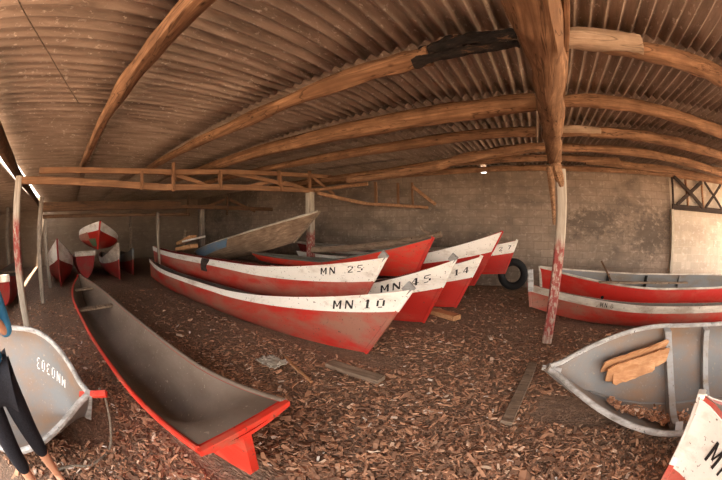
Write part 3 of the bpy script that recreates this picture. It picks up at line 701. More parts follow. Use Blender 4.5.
mb = MB(); mb.bar((-1.80, 5.12, 0.04), (-1.22, 4.86, 0.04), 0.20, 0.085, seg=2); tag(mb.build('support_block', M['plank_new']), 'loose tan timber block under the bow lettered MN 14', 'block', None)
h6 = Hull(5.2, 0.60, 0.52, 1.14, 0.55, rake=0.55, bow_start=0.5, bowp=1.5)
canoe('canoe with the tallest pointed white bow, behind the MN 14 bow', (-0.66, 6.0), 0.02, h6, base=0.33, mats=('red', 'dark_inside'), strake=('white', 0.30, 0.36), cap=None, stem='red')
for i, (x, y, lb) in enumerate(((-2.2, 6.0, 'block under the tall pointed white bow'), (-4.4, 6.0, 'block under the stern of the tall pointed white canoe'))):
    mb = MB(); mb.bar((x, y - 0.12, 0.15), (x, y + 0.12, 0.15), 0.22, 0.32); tag(mb.build('support_block', M['plank'], loc=(x, y, 0)), lb, 'block', 'blocks under the canoes')
h7 = Hull(5.0, 0.60, 0.42, 0.80, 0.45, rake=0.26, bow_start=0.5, bowp=1.5)
canoe('hindmost canoe of the row, white strake with three small marks, nearest the wall', (-0.40, 6.85), 0.02, h7, base=0.47, mats=('red', 'dark_inside'), strake=('white', 0.30, 0.36), cap=None,
      text=dict(body='0 2 7', size=0.09, x=-0.36, w=0.17, side=-1, slant=0.1, stretch=1.3))
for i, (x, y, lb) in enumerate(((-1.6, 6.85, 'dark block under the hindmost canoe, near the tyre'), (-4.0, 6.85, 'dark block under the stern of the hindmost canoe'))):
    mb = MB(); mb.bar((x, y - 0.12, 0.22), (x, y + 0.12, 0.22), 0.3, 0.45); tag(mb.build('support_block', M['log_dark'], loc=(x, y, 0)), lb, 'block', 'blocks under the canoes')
# tyre against the wall behind them
mb = MB(); rings = []
for i in range(36):
    a = 2 * PI * i / 36; ring = []
    for j in range(10):
        t = 2 * PI * j / 10; rr = 0.30 + 0.095 * math.cos(t)
        ring.append((rr * math.cos(a), 0.085 * math.sin(t), rr * math.sin(a)))
    rings.append(ring)
mb.loft(rings + [rings[0]], caps=False); o = mb.build('tyre', M['rubber']); o.location = (-0.52, 7.72, 0.395); o.rotation_euler = (R(-8), 0, 0)
tag(o, 'black tyre leaning below the bow nearest the wall', 'tyre')

# two canoes along the back wall behind the post
hb = Hull(6.0, 0.66, 0.55, 0.72, 0.62, rake=0.2, bow_start=0.6)
canoe('dull dark red canoe with a pale rim lying along the foot of the wall', (-1.55, 7.62), 0.0, hb, base=0.34, mats=('red_dark', 'dark_inside'), strake=None, stem='red_dark', cap=None, gun=('white_worn', 0.035))
for x, lb in ((-2.6, 'dark bearer under the bow end of the canoe along the wall'), (-6.0, 'dark bearer under the stern end of the canoe along the wall')):
    mb = MB(); mb.bar((x, 7.36, 0.16), (x, 7.88, 0.16), 0.2, 0.34); tag(mb.build('support_block', M['log_dark'], loc=(x, 7.6, 0)), lb, 'block', 'blocks under the canoes')
# long pole over the row
mb = MB(); mb.tube([(-4.85, 5.40, 0.99), (-4.0, 5.45, 1.04), (-2.6, 5.5, 1.23), (-1.75, 5.45, 1.42)], [0.075, 0.075, 0.07, 0.06], 10, 0, 0.2, 8, 6)
lp = tag(mb.build('long_pole', M['plank']), 'long grey-brown pole lying slantwise across the row of canoes', 'pole')
mb = MB(); mb.tube([(-1.95, 5.46, 1.41), (-2.12, 5.46, 1.47), (-2.2, 5.47, 1.55)], [0.03, 0.025, 0.02], 8, 0, 0.2, 8, 4); mb.build('branch_stub', M['plank'], lp)

# raised brown boat behind, bow up to the right
hp = Hull(5.6, 0.95, 0.42, 0.62, 0.5, rake=0.75, srake=0.4, bow_start=0.4, bowp=1.6, full=0.35)
def propx(e, h, bld):
    q = MB(); h.skin(q, 0.02, 0.3, out=0.03, u0=0.05, u1=0.50, wfun=lambda u: 0.75 - 0.5 * u); bld(q, 'blue_strake', 'blue', lab='faded blue painted strake')
    q = MB(); q.tube([h.pt(0.62, 0, 1) + Vector((0, 0.0, 0.0)), h.pt(0.60, 0, 1) + Vector((0, 0.05, 0.35))], 0.02, 6); bld(q, 'frame_end', 'plank')
canoe('weathered bare-wood boat lifted bow-up beside the post, blue strake', (-4.18, 4.94), 0.06, hp, base=0.74, pitch=-R(11), heel=-R(12), mats=('bark_hull', 'dark_inside'), strake=None, stem='plank', cap=None, gun=('white_worn', 0.028), extra=propx, cat='boat', name='boat', group=None, thwarts=(0.3, 0.5, 0.7))
mb = MB(); mb.box((-7.3, 4.75, 0.27), (0.4, 0.6, 0.58))
mb.v = [v for v in mb.v]; tag(mb.build('cribbing', M['log_dark'], smooth=False), 'dark timber cribbing beneath the lifted bare-wood boat', 'cribbing')
# timber offcuts near the grey post
for i, (a, b_, w, h_, mt, lb) in enumerate((
        ((-9.6, 4.0, 1.03), (-8.65, 4.10, 1.27), 0.26, 0.10, 'plank_new', 'upper tan offcut on the heap by the grey post'),
        ((-9.7, 4.02, 0.84), (-8.5, 4.04, 1.00), 0.30, 0.12, 'plank_new', 'lower tan offcut lying flat on the heap'),
        ((-9.9, 4.08, 0.36), (-8.7, 4.10, 0.37), 0.30, 0.72, 'plank', 'thick grey-brown baulk at the bottom of the heap'),
        ((-9.95, 4.30, 0.70), (-9.75, 4.33, 1.45), 0.22, 0.05, 'plank', 'short board standing on end at the heap'))):
    mb = MB(); mb.bar(a, b_, w, h_, seg=2, warp=0.01); tag(mb.build('offcut', M[mt]), lb, 'timber', 'offcuts behind the canoe sterns')
mb = MB(); mb.bar((-9.0, 3.86, 1.12), (-7.6, 3.98, 1.30), 0.03, 0.05, seg=3); tag(mb.build('batten', M['white']), 'white batten lying across the timber offcuts', 'batten')

def endboard(e, h, bld):
    a, b_ = h.pt(1, 0, 1), h.pt(1, 0, -1); q = MB(); q.bar(a + Vector((0.03, 0.03, -0.06)), b_ + Vector((0.03, -0.03, -0.06)), 0.03, 0.15, seg=3); bld(q, 'end_board', 'white_worn', lab='white board across the blunt end')
# left background: bows facing the camera
hl = Hull(5.0, 1.05, 0.62, 1.36, 0.7, rake=0.25, bow_start=0.55, bowp=1.4, full=0.6)
canoe('red bow with tall white wedge strakes beside the left row of posts', (-9.35, -0.38), 0.0, hl, mats=('red_dark', 'dark_inside'), strake=('white', 0.34, 0.40), cap=None, stem='red_dark')
hl = Hull(4.6, 1.55, 0.42, 0.86, 0.5, rake=0.30, bow_start=0.55, bowp=1.3, full=0.6)
def patch(e, h, bld):
    q = MB(); q2 = MB()
    def pp(q, ua, ub, wa, wb):
        n = 5; vs = [h.pt(lerp(ua, ub, i / n), lerp(wa, wb, j / n) + 0.02 * math.sin(i * 2.1 + j), -1, 0, 0.02) for j in range(n + 1) for i in range(n + 1)]
        q.add(vs, [(j * (n + 1) + i, j * (n + 1) + i + 1, (j + 1) * (n + 1) + i + 1, (j + 1) * (n + 1) + i) for j in range(n) for i in range(n)])
    pp(q, 0.84, 0.95, 0.55, 0.85); bld(q, 'paint_patch', 'green', lab='green paint patch')
    pp(q2, 0.55, 0.86, 0.28, 0.6); bld(q2, 'paint_patch', 'pinkpatch', lab='salmon paint patch')
canoe('red and white canoe stacked crosswise highest over the dark left heap', (-9.35, 1.0), R(-6), hl, base=0.95, heel=R(-8), mats=('red', 'dark_inside'), strake=('white', 0.26, 0.30), cap=None, stem='red', extra=patch)
hl = Hull(5.0, 0.86, 0.60, 0.93, 0.6, rake=0.1, bow_start=0.6, bowp=1.5, bow_w=0.36, full=0.75, vshape=0.0, keel_bow=0.1, flat=2.2)
canoe('blunt-ended red boat with a flat white top board under the stacked canoe', (-10.3, 0.62), 0.0, hl, mats=('red_dark', 'dark_inside'), strake=None, cap=None, stem=None, extra=endboard)
hl = Hull(5.0, 0.66, 0.56, 1.14, 0.6, rake=0.12, bow_start=0.5, bowp=1.6)
canoe('red canoe with upright white stem between the blunt boat and the long canoes', (-9.60, 1.76), 0.0, hl, mats=('red_dark', 'dark_inside'), strake=('white_worn', 0.34, 0.44), cap=None, stem='white_worn')
hl = Hull(4.0, 0.50, 0.60, 0.92, 0.6, rake=0.3, bow_start=0.5, bowp=1.6)
canoe('grey canoe bow in shadow just left of the long canoe sterns', (-10.1, 2.40), -0.05, hl, mats=('red_dark', 'dark_inside'), strake=('grey', 0.40, 0.40), cap=None, stem='grey')
# neighbouring bay on the far left
hl = Hull(4.5, 0.88, 0.62, 0.80, 0.7, rake=0.15, bow_start=0.6, bow_w=0.34, full=0.75, vshape=0.0, keel_bow=0.14)
canoe('blunt red boat end with a white top board at the left edge', (-7.0, -2.05), 0.08, hl, mats=('red_dark', 'dark_inside'), strake=None, cap=None, stem=None, extra=endboard)
hl = Hull(5.0, 0.80, 0.46, 0.66, 0.5, rake=0.4)
canoe('canoe with white strakes lying on the heap behind the left posts', (-8.9, -3.35), R(14), hl, base=0.86, mats=('red_dark', 'dark_inside'), strake=('white_worn', 0.22, 0.30), cap=None, stem='white_worn')
hl = Hull(5.0, 0.84, 0.56, 0.80, 0.6, rake=0.4)
canoe('dull canoe at the bottom of the heap behind the left posts', (-8.8, -3.3), R(12), hl, base=0.0, mats=('red_dark', 'dark_inside'), strake=('white_worn', 0.2, 0.26), cap=None, stem='white_worn')

# right side pair against the wall: bows to the left
hr = Hull(7.0, 0.80, 0.37, 0.62, 0.5, rake=0.08, bow_start=0.66, bowp=1.7, keel_bow=0.24, full=0.6)
def rx1(e, h, bld):
    q = MB(); a = h.pt(1, 0, 1); a.y = 0; q.bar(a + Vector((-0.05, 0, -0.12)), a + Vector((-0.01, 0, 0.25)), 0.10, 0.13, seg=2); bld(q, 'stem_head', 'grey_edge')
canoe('worn red canoe with a grey-white strake behind the centre post', (-0.06, 5.22), PI - 0.05, hr, heel=R(9), mats=('red_worn', 'dark_inside'), strake=('white_worn', 0.30, 0.30), cap=None, stem='red_worn', extra=rx1, thwarts=(0.4,),
      text=dict(body='MN 8', size=0.07, x=-1.45, w=0.15, side=1, bold=0.006))
hr2 = Hull(7.0, 0.92, 0.56, 0.78, 0.6, rake=0.1, bow_start=0.62, bowp=1.7, full=0.6)
def rx2(e, h, bld):
    for u in (0.47, 0.62, 0.77):
        q = MB(); sec = []
        for i in range(9):
            w = lerp(0.05, 1.0, math.sin(PI / 2 * i / 8)); sec.append(h.pt(u, w, -1, 0.035))
        rings = [[p, p + Vector((0.05, 0, 0)), p + Vector((0.05, 0.05 + 0.09 * (i / 8), 0.03)), p + Vector((0, 0.05 + 0.09 * (i / 8), 0.03))] for i, p in enumerate(sec)]
        q.loft(rings); bld(q, 'rib', 'hole' if u > 0.5 else 'grey')
    q = MB(); p = h.pt(0.81, 0.48, 1, 0, 0.004); q.tube([p + Vector((0, -0.02, 0)), p + Vector((0, 0.012, 0))], 0.035, 10); bld(q, 'hawse_hole', 'hole')
canoe('red canoe with a grey lining beside the wall, second of the right pair', (0.14, 6.05), PI + 0.03, hr2, base=0.06, heel=-R(9), mats=('red', 'grey'), strake=None, cap=None, stem='white_worn', extra=rx2, thwarts=(), gun=('white_worn', 0.022))
mb = MB(); mb.bar((1.35, 5.62, 0.645), (3.6, 5.72, 0.645), 0.10, 0.03, seg=4, warp=0.01); tag(mb.build('board', M['plank']), 'thin brown board along the near edge of the red grey-lined canoe', 'board')
mb = MB(); mb.bar((1.75, 5.95, 0.55), (1.46, 6.05, 0.98), 0.035, 0.035); tag(mb.build('stick', M['log_dark']), 'dark stick poking up from the red grey-lined canoe', 'stick')

# grey skiff right foreground, leaning towards the camera
hs = Hull(4.4, 1.20, 0.47, 0.50, 0.5, rake=0.30, srake=0.1, bow_start=0.7, bowp=1.5, full=0.70, stern_w=0.45, flat=1.55, vshape=0.6, keel_bow=0.24)
def skiffx(h, ribs, label_mat='grey_light'):
    def fn(e, h_, bld):
        for sd in (1, -1):
            q = MB(); q.tube([h.pt(u, 0, sd, 0.014) + Vector((0, 0, 0.004)) for u in h.us()], 0.024, 8); bld(q, 'gunwale', 'grey_edge')
        for u in ribs:
            q = MB(); sec = []
            for sd in (1, -1):
                for i in range(11):
                    k = i if sd == 1 else 10 - i
                    if sd == -1 and i == 0: continue
                    sec.append((h.pt(u, math.sin(PI / 2 * k / 10) * 0.995, sd, 0.035), sd, k))
            rings = []
            for p, sd, k in sec:
                inn = Vector((0, -sd * 0.075 * (1 - (k / 10) ** 2), 0.075 * (0.25 + 0.75 * k / 10)))
                rings.append([p, p + Vector((0.085, 0, 0)), p + Vector((0.085, 0, 0)) + inn, p + inn])
            q.loft(rings); bld(q, 'rib', label_mat)
        q = MB(); q.tube([h.pt(u, 1, 1, 0.035) + Vector((0, 0, 0.002)) for u in [0.02 + 0.95 * i / 12 for i in range(13)]], 0.012, 6); bld(q, 'keelson', 'grey')
        q = MB(); a = h.pt(1, 0, 1); a.y = 0; q.bar(a + Vector((-0.12, 0, -0.02)), a + Vector((0.05, 0, 0.0)), 0.034, 0.034); bld(q, 'stem_head', 'grey_edge')
    return fn
SK = canoe('open grey skiff tilted to show its inside, orange boards and shavings within', (0.25, 2.50), PI - 0.06, hs, base=0.06, heel=-R(24.5), mats=('grey', 'grey_mud'), strake=None, stem='grey', cap=None, thwarts=(), extra=skiffx(hs, (0.70, 0.57, 0.33)), cat='skiff', name='skiff', group=None)
hs2 = Hull(3.8, 1.30, 0.44, 0.46, 0.46, rake=0.20, srake=0.1, bow_start=0.7, bowp=1.5, full=0.75, stern_w=0.42, flat=1.55, vshape=0.5, keel_bow=0.10)
def left_skiff(e, h, bld):
    for sd in (1, -1):
        q = MB(); q.tube([h.pt(u, 0, sd, 0.014) + Vector((0, 0, 0.004)) for u in h.us()], 0.026, 8); bld(q, 'gunwale', 'grey_edge')
    q = MB(); a = h.pt(1, 0, 1); a.y = 0; q.bar(a + Vector((-0.10, 0, -0.02)), a + Vector((0.17, 0, 0.02)), 0.05, 0.035, seg=2); bld(q, 'stem_head', 'red_rim', lab='red painted stem head')
    # inside lettering, upside down as seen
    vs, fs = text_mesh('MN0303', 0.085, 0.002); P = []
    for v in vs:
        u = 0.86 - v.x / h.L * 0.9; w = 0.52 + v.y / 0.5
        p = h.pt(u, max(0.02, w), 1, 0.041); P.append(p)
    q = MB(); q.add(P, fs); bld(q, 'lettering', 'ink_white', sm=False)
    q = MB(); u, w = 0.82, 0.55; p = h.pt(u, w, -1, 0.04); t1 = (h.pt(u + 0.01, w, -1, 0.04) - p).normalized(); t2 = (h.pt(u, w + 0.03, -1, 0.04) - p).normalized()
    q.tube([p + t1 * 0.055 * math.cos(a) + t2 * 0.06 * math.sin(a) for a in [2 * PI * i / 20 for i in range(21)]], 0.008, 6); bld(q, 'ring', 'hole', lab='dark ring near the low rim')
yl = R(63)
canoe('grey skiff heeled over at the left edge beside the person, red stem head', (-2.40, 0.02), yl, hs2, base=0.05, heel=R(27), mats=('grey', 'grey_mud'), strake=None, stem='grey_edge', cap=None, thwarts=(), extra=left_skiff, cat='skiff', name='skiff', group=None)
mb = MB(); mb.tube([(-2.20, 0.03, 0.50), (-2.17, 0.05, 0.40), (-2.15, -0.0, 0.2), (-2.12, -0.10, 0.02), (-2.02, -0.24, 0.015), (-1.98, -0.36, 0.015), (-2.02, -0.52, 0.015), (-2.0, -0.70, 0.015)], 0.011, 8, 0, 0, 0, 8)
tag(mb.build('mooring_rope', M['rope']), 'thin rope hanging from the red stem head down to the shavings', 'rope')

# white bow at bottom right corner
hw = Hull(4.0, 0.80, 0.62, 0.86, 0.66, rake=0.09, bow_start=0.55, bowp=1.6)
canoe('white and red bow cut off at the bottom right corner', (1.09, 1.20), math.atan2(0.62, -0.78), hw, mats=('red_pink', 'dark_inside'), strake=('white', 0.46, 0.52), cap=None, stem='white', group=None,
      text=dict(body='MN', size=0.13, x=-0.36, w=0.20, side=1, slant=0.1, bold=0.004))

# front left canoe with the red rim
hf = Hull(6.3, 0.78, 0.43, 0.55, 0.60, rake=0.0, srake=0.35, bow_start=0.82, bowp=1.6, keel_bow=0.0, keel_stern=0.1, full=0.9, bow_w=0.36, flat=1.0, vshape=0.0)
def hf_hb(u):
    h = 0.39
    fs = 1 - max(0, (0.34 - u) / 0.34) ** 2.4
    return max(0.05, (h - 0.055 * max(0, (u - 0.6) / 0.4)) * fs)
hf.hb = hf_hb
hf.zk = lambda u: 0.515 * sstep(0.80, 1.0, u) ** 1.3 + (0.10 * ((0.3 - u) / 0.3) ** 2 if u < 0.3 else 0)
def fx(e, h, bld):
    for sd in (1, -1):
        q = MB(); q.tube([h.pt(u, 0, sd, 0.01) + Vector((0, 0, 0.002)) for u in h.us()], 0.020, 8); bld(q, 'gunwale', 'red_rim' if sd < 0 else 'brown_inside', lab='red painted rim' if sd < 0 else None)
    q = MB(); ww = [math.sin(PI / 2 * i / 8) for i in range(9)]
    sec = [h.pt(1, w, 1) for w in ww] + [h.pt(1, w, -1) for w in ww[-2::-1]]
    rings = [[p + Vector((-0.02, 0, 0.004)), p + Vector((0.022, 0, 0.004)), p + Vector((0.022, 0, -0.02)), p + Vector((-0.02, 0, -0.02))] for p in sec]
    a, b_ = h.pt(1, 0, 1), h.pt(1, 0, -1)
    q.bar(a + Vector((0, 0, -0.008)), b_ + Vector((0, 0, -0.008)), 0.045, 0.034, seg=4)
    q.loft(rings); bld(q, 'bow_rail', 'red_rim', lab='bright red edge of the bow platform')
    q = MB(); prof = [(-0.01, 0.50), (-0.03, 0.15), (-0.06, 0.11), (-0.75, 0.0), (-0.65, 0.10), (-0.30, 0.33)]
    q.loft([[(x, -0.03, z) for x, z in prof], [(x, 0.03, z) for x, z in prof]]); bld(q, 'skeg', 'red_rim', lab='red fin under the bow platform')
canoe('long empty canoe with brown lining and red rim in the left foreground', (-1.16, 0.70), math.atan2(0.47, 6.3), hf, base=0.02, mats=('red', 'brown_inside'), strake=None, stem=None, cap=None, thwarts=(0.13, 0.36), extra=fx, group=None)

# boards inside the grey skiff, set against its far side
ang = PI + 0.015
def sk(u, w, side, inset):                                  # a point on the skiff's lining in world space
    p = hs.pt(u, w, side, inset) + Vector((hs.L / 2, 0, 0)); return SK.matrix_basis @ p
for i, (ua, ub, wa, wb, wd, lb) in enumerate((
        (0.905, 0.720, 0.36, 0.24, 0.17, 'upper orange board lying in the grey skiff'),
        (0.905, 0.722, 0.56, 0.44, 0.17, 'middle orange board lying in the grey skiff'),
        (0.895, 0.770, 0.73, 0.63, 0.11, 'short lower orange board lying in the grey skiff'))):
    a, b_ = sk(ua, wa, -1, 0.055), sk(ub, wb, -1, 0.055)
    mid = sk((ua + ub) / 2, (wa + wb) / 2 + 0.1, -1, 0.055); nrm = (b_ - a).cross(mid - a).normalized()
    if nrm.dot(SK.matrix_basis @ Vector(((ua + ub) / 2 * hs.L - hs.L / 2, 0, 0.5)) - mid) < 0: nrm = -nrm
    lift = (0.045, 0.055, 0.05)[i]; a += nrm * lift; b_ += nrm * (lift + 0.01)
    d = (b_ - a).normalized(); sd = d.cross(nrm).normalized()
    mb = MB(); nseg = 14; rings = []
    for k in range(nseg + 1):
        c = a.lerp(b_, k / nseg); e1 = wd / 2 * (1 + rnd.uniform(-0.12, 0.12)) * (0.75 if k in (0, nseg) else 1); e2 = wd / 2 * (1 + rnd.uniform(-0.12, 0.12)) * (0.75 if k in (0, nseg) else 1)
        rings.append([c + sd * e1, c - sd * e2, c - sd * e2 + nrm * 0.018, c + sd * e1 + nrm * 0.018])
    mb.loft(rings); tag(mb.build('board', M['plank_new'], smooth=False), lb, 'board', 'orange boards in the grey skiff')

# ------------------------------------------------------------------ planks and litter on the floor
def flat_plank(a, b_, w, t, mt, lb, name='plank'):
    mb = MB(); mb.bar(a, b_, w, t, seg=6, warp=0.01); return tag(mb.build(name, M[mt]), lb, 'plank')
flat_plank((0.0, 2.16, 0.025), (0.15, 3.42, 0.025), 0.11, 0.035, 'plank', 'straight grey plank on the floor left of the grey skiff')
flat_plank((-2.02, 2.47, 0.03), (-1.33, 2.44, 0.03), 0.15, 0.05, 'plank', 'broad grey plank on the floor before the MN 10 bow')
flat_plank((-1.55, 0.30, 0.02), (-1.52, 0.02, 0.02), 0.035, 0.02, 'plank', 'short grey slat on the shavings beside the red-rimmed canoe')
flat_plank((-2.55, 2.28, 0.02), (-1.9, 2.02, 0.02), 0.03, 0.02, 'plank_new', 'thin stick on the shavings below the MN 10 hull')
flat_plank((-3.2, -0.2, 0.02), (-3.0, -0.55, 0.02), 0.12, 0.03, 'plank', 'short dim board by the foot of the leaning post')
mb = MB(); rg = 14
vs = [(-2.55 + 0.34 * (i / rg - 0.5) + 0.03 * noise.noise(Vector((i, j, 1.7))), 2.06 + 0.22 * (j / rg - 0.5) + 0.03 * noise.noise(Vector((i, j, 5.7))), 0.03 + 0.06 * abs(noise.noise(Vector((i * 0.45, j * 0.45, 3))))) for j in range(rg + 1) for i in range(rg + 1)]
mb.add(vs, [(j * (rg + 1) + i, j * (rg + 1) + i + 1, (j + 1) * (rg + 1) + i + 1, (j + 1) * (rg + 1) + i) for j in range(rg) for i in range(rg)])
o = mb.build('rag', M['rag']); sm = o.modifiers.new('thickness', 'SOLIDIFY'); sm.thickness = 0.006
tag(o, 'crumpled pale rag on the floor below the MN 10 hull', 'rag')

def chips(mb, n, region, size, seed):
    r = random.Random(seed); k = 0; tries = 0
    while k < n and tries < n * 20:
        tries += 1
        p = region(r)
        if p is None or under_hull(p[0], p[1]): continue
        x, y, dz = p; k += 1
        L = size * r.uniform(0.4, 1.0) * (1 + 1.6 * r.random() ** 5); w = L * r.uniform(0.14, 0.5); t = size * r.uniform(0.05, 0.14)
        rot = Matrix.Rotation(r.uniform(0, 6.28), 3, 'Z') @ Matrix.Rotation(r.uniform(-0.4, 0.4), 3, 'Y') @ Matrix.Rotation(r.uniform(-0.5, 0.5), 3, 'X')
        c = Vector((x, y, floor_z(x, y) + dz)); cv = r.uniform(-0.25, 0.25) * L
        pts = [Vector((sx * L / 2, sy * w / 2, sz * cv * 0.4)) for sx, sy, sz in ((-1, -1, 0), (0, -1, 1), (1, -0.7, 0), (1, 0.7, 0), (0, 1, 1), (-1, 0.8, 0))]
        up = Vector((0, 0, t)); vs = [c + rot @ p_ for p_ in pts] + [c + rot @ (p_ + up) for p_ in pts]
        mb.add(vs, [(5, 4, 1, 0), (4, 3, 2, 1), (6, 7, 10, 11), (7, 8, 9, 10)] + [(i, (i + 1) % 6, 6 + (i + 1) % 6, 6 + i) for i in range(6)])
def near(r):
    d = 0.9 + 7.5 * r.random() ** 1.5; a = r.uniform(R(-120), R(45))
    x, y = d * math.sin(a), d * math.cos(a)
    if y < -2.4 or y > 7.9: return None
    return x, y, r.uniform(0.0, 0.022)
def front(r):
    d = 0.9 + 3.2 * r.random(); a = r.uniform(R(-118), R(40))
    x, y = d * math.sin(a), d * math.cos(a)
    if y < -2: return None
    return x, y, r.uniform(0.0, 0.03)
mb = MB(); chips(mb, 15000, near, 0.060, 3); chips(mb, 11000, front, 0.048, 5)
tag(mb.build('wood_chips', M['chip'], smooth=False), 'brown wood chips and bark shavings strewn over the shed floor', 'wood chips', kind='stuff')
# chips collected inside the skiff
def inskiff_mesh():
    r = random.Random(21); mb = MB(); inv = SK.matrix_basis
    for k in range(520):
        u = r.uniform(0.66, 0.90) if r.random() < 0.75 else r.uniform(0.45, 0.66); w = r.gauss(0.80, 0.07); side = 1 if w < 0.99 else 1
        w = min(max(w, 0.55), 0.97)
        p = inv @ (hs.pt(u, w, 1, 0.045) + Vector((hs.L / 2, 0, 0)))
        L = r.uniform(0.02, 0.06); rot = Matrix.Rotation(r.uniform(0, 6), 3, 'Z') @ Matrix.Rotation(r.uniform(-0.6, 0.6), 3, 'X')
        mb.box(p + Vector((0, 0.0, 0.012 + r.uniform(0, 0.02))), (L, L * r.uniform(0.25, 0.6), 0.006), rot)
    return tag(mb.build('wood_chips', M['chip'], smooth=False), 'shavings gathered along the low side inside the grey skiff', 'wood chips', kind='stuff')
inskiff_mesh()

# ------------------------------------------------------------------ person at the left edge
def skin_mesh(name, verts, edges, radii, mat, parent=None, sub=2, root=0):
    me = bpy.data.meshes.new(name); me.from_pydata([tuple(v) for v in verts], edges, [])
    o = bpy.data.objects.new(name, me); col.objects.link(o)
    sk_ = o.modifiers.new('skin', 'SKIN'); sk_.use_smooth_shade = True
    ss = o.modifiers.new('smooth', 'SUBSURF'); ss.levels = ss.render_levels = sub
    if not me.skin_vertices: me.skin_vertices.new()
    for i, r in enumerate(radii):
        me.skin_vertices[0].data[i].radius = r if isinstance(r, tuple) else (r, r)
        me.skin_vertices[0].data[i].use_root = (i == root)
    me.materials.append(M[mat])
    dg = bpy.context.evaluated_depsgraph_get(); dg.update()
    m2 = bpy.data.meshes.new_from_object(o.evaluated_get(dg)); bpy.data.objects.remove(o)
    m2.name = name
    for p in m2.polygons: p.use_smooth = True
    o = bpy.data.objects.new(name, m2); col.objects.link(o)
    if parent: o.parent = parent
    return o
# local frame: x to the person's left-right across, y forward, z up
def person():
    e = empty('person', (-1.705, -0.725, 0), 'person in a blue shirt and cropped black leggings standing beside the grey skiff', 'person', rz=R(-75))
    J = dict(pel=(0, 0, 0.93), sp=(0, 0.0, 1.10), ch=(0, 0.0, 1.28), nk=(0, 0.0, 1.42), hd=(0, 0.02, 1.50),
             hL=(0.09, 0, 0.88), kL=(0.115, 0.05, 0.49), aL=(0.13, -0.02, 0.085), fL=(0.15, 0.12, 0.03),
             hR=(-0.09, 0, 0.88), kR=(-0.10, -0.04, 0.49), aR=(-0.11, -0.14, 0.085), fR=(-0.13, 0.0, 0.03),
             shL=(0.17, 0, 1.36), eL=(0.215, 0.0, 1.10), wL=(0.10, 0.17, 1.30), hdL=(0.075, 0.20, 1.38),
             shR=(-0.17, 0, 1.36), eR=(-0.215, 0.0, 1.10), wR=(-0.10, 0.17, 1.30), hdR=(-0.075, 0.20, 1.38))
    names = list(J); idx = {n: i for i, n in enumerate(names)}
    ed = [('pel', 'sp'), ('sp', 'ch'), ('ch', 'nk'), ('nk', 'hd')]
    for s in 'LR': ed += [('pel', 'h' + s), ('h' + s, 'k' + s), ('k' + s, 'a' + s), ('a' + s, 'f' + s), ('ch', 'sh' + s), ('sh' + s, 'e' + s), ('e' + s, 'w' + s), ('w' + s, 'hd' + s)]
    rad = dict(pel=(0.10, 0.08), sp=(0.10, 0.08), ch=(0.125, 0.09), nk=0.05, hd=0.055)
    for s in 'LR': rad.update({'h' + s: 0.075, 'k' + s: 0.062, 'a' + s: 0.040, 'f' + s: 0.03, 'sh' + s: 0.05, 'e' + s: 0.038, 'w' + s: 0.026, 'hd' + s: 0.03})
    skin_mesh('body', [J[n] for n in names], [(idx[a], idx[b_]) for a, b_ in ed], [rad[n] for n in names], 'skin', e)
    # head with face
    q = MB(); rings = []
    for i in range(13):
        t = i / 12; zz = 1.50 + 0.235 * t; a = math.sin(PI * min(max(t * 0.94 + 0.06, 0), 1)) ** 0.55
        wx = 0.075 * a * (0.78 + 0.3 * min(t * 1.6, 1)); wy = 0.098 * a * (0.72 + 0.35 * min(t * 1.8, 1))
        ring = []
        for j in range(20):
            an = 2 * PI * j / 20; fy = math.sin(an); x = wx * math.cos(an); y = 0.02 + wy * fy
            if fy > 0.93 and 0.28 < t < 0.55: y += 0.022 * (1 - abs(t - 0.36) / 0.2)
            if 0.55 < fy < 0.9 and 0.46 < t < 0.58: y -= 0.010
            ring.append((x, y, zz))
        rings.append(ring)
    q.loft(rings); q.build('head', M['skin'], e)
    for s in (1, -1):
        q = MB(); q.tube([(s * 0.030 - 0.010, 0.112, 1.625), (s * 0.030 + 0.010, 0.112, 1.625)], 0.008, 8); q.build('eye', M['hole'], e)
        q = MB(); q.tube([(s * 0.076, 0.01, 1.60), (s * 0.086, 0.0, 1.625), (s * 0.078, -0.005, 1.65)], 0.013, 8); q.build('ear', M['skin'], e)
    q = MB(); q.tube([(-0.022, 0.113, 1.555), (0, 0.118, 1.553), (0.022, 0.113, 1.555)], 0.007, 8); q.build('mouth', M['red_pink'], e)
    q = MB(); rings = []
    for i in range(9):
        t = i / 8; zz = 1.59 + 0.17 * t; a = math.cos(PI / 2 * t ** 2.2) ** 0.6 if t < 1 else 0.08
        rings.append([(0.090 * a * math.cos(2 * PI * j / 18), -0.002 + (0.105 if math.sin(2 * PI * j / 18) < 0 else 0.075 + 0.04 * t) * a * math.sin(2 * PI * j / 18) - (0.02 if t < 0.4 and math.sin(2 * PI * j / 18) > 0 else 0), zz) for j in range(18)])
    q.loft(rings); q.tube([(0, -0.09, 1.66), (0, -0.13, 1.58), (0, -0.12, 1.45)], [0.05, 0.035, 0.012], 10, 0, 0, 0, 4); q.build('hair', M['hair'], e)
    # clothes
    L = ['pel', 'hL', 'kL', 'cL', 'hR', 'kR', 'cR']
    P = dict(J); P['cL'] = tuple(lerp(J['kL'][i], J['aL'][i], 0.42) for i in range(3)); P['cR'] = tuple(lerp(J['kR'][i], J['aR'][i], 0.42) for i in range(3)); P['pel'] = (0, 0, 0.90)
    skin_mesh('leggings', [P[n] for n in L], [(0, 1), (1, 2), (2, 3), (0, 4), (4, 5), (5, 6)], [(0.15, 0.125), 0.115, 0.078, 0.066, 0.115, 0.078, 0.066], 'leggings', e)
    S = [(0, 0, 0.84), (0, 0, 1.10), (0, 0, 1.29), (0, 0, 1.40), (0.17, 0, 1.355), (0.218, 0.0, 1.085), (-0.17, 0, 1.355), (-0.218, 0.0, 1.085)]
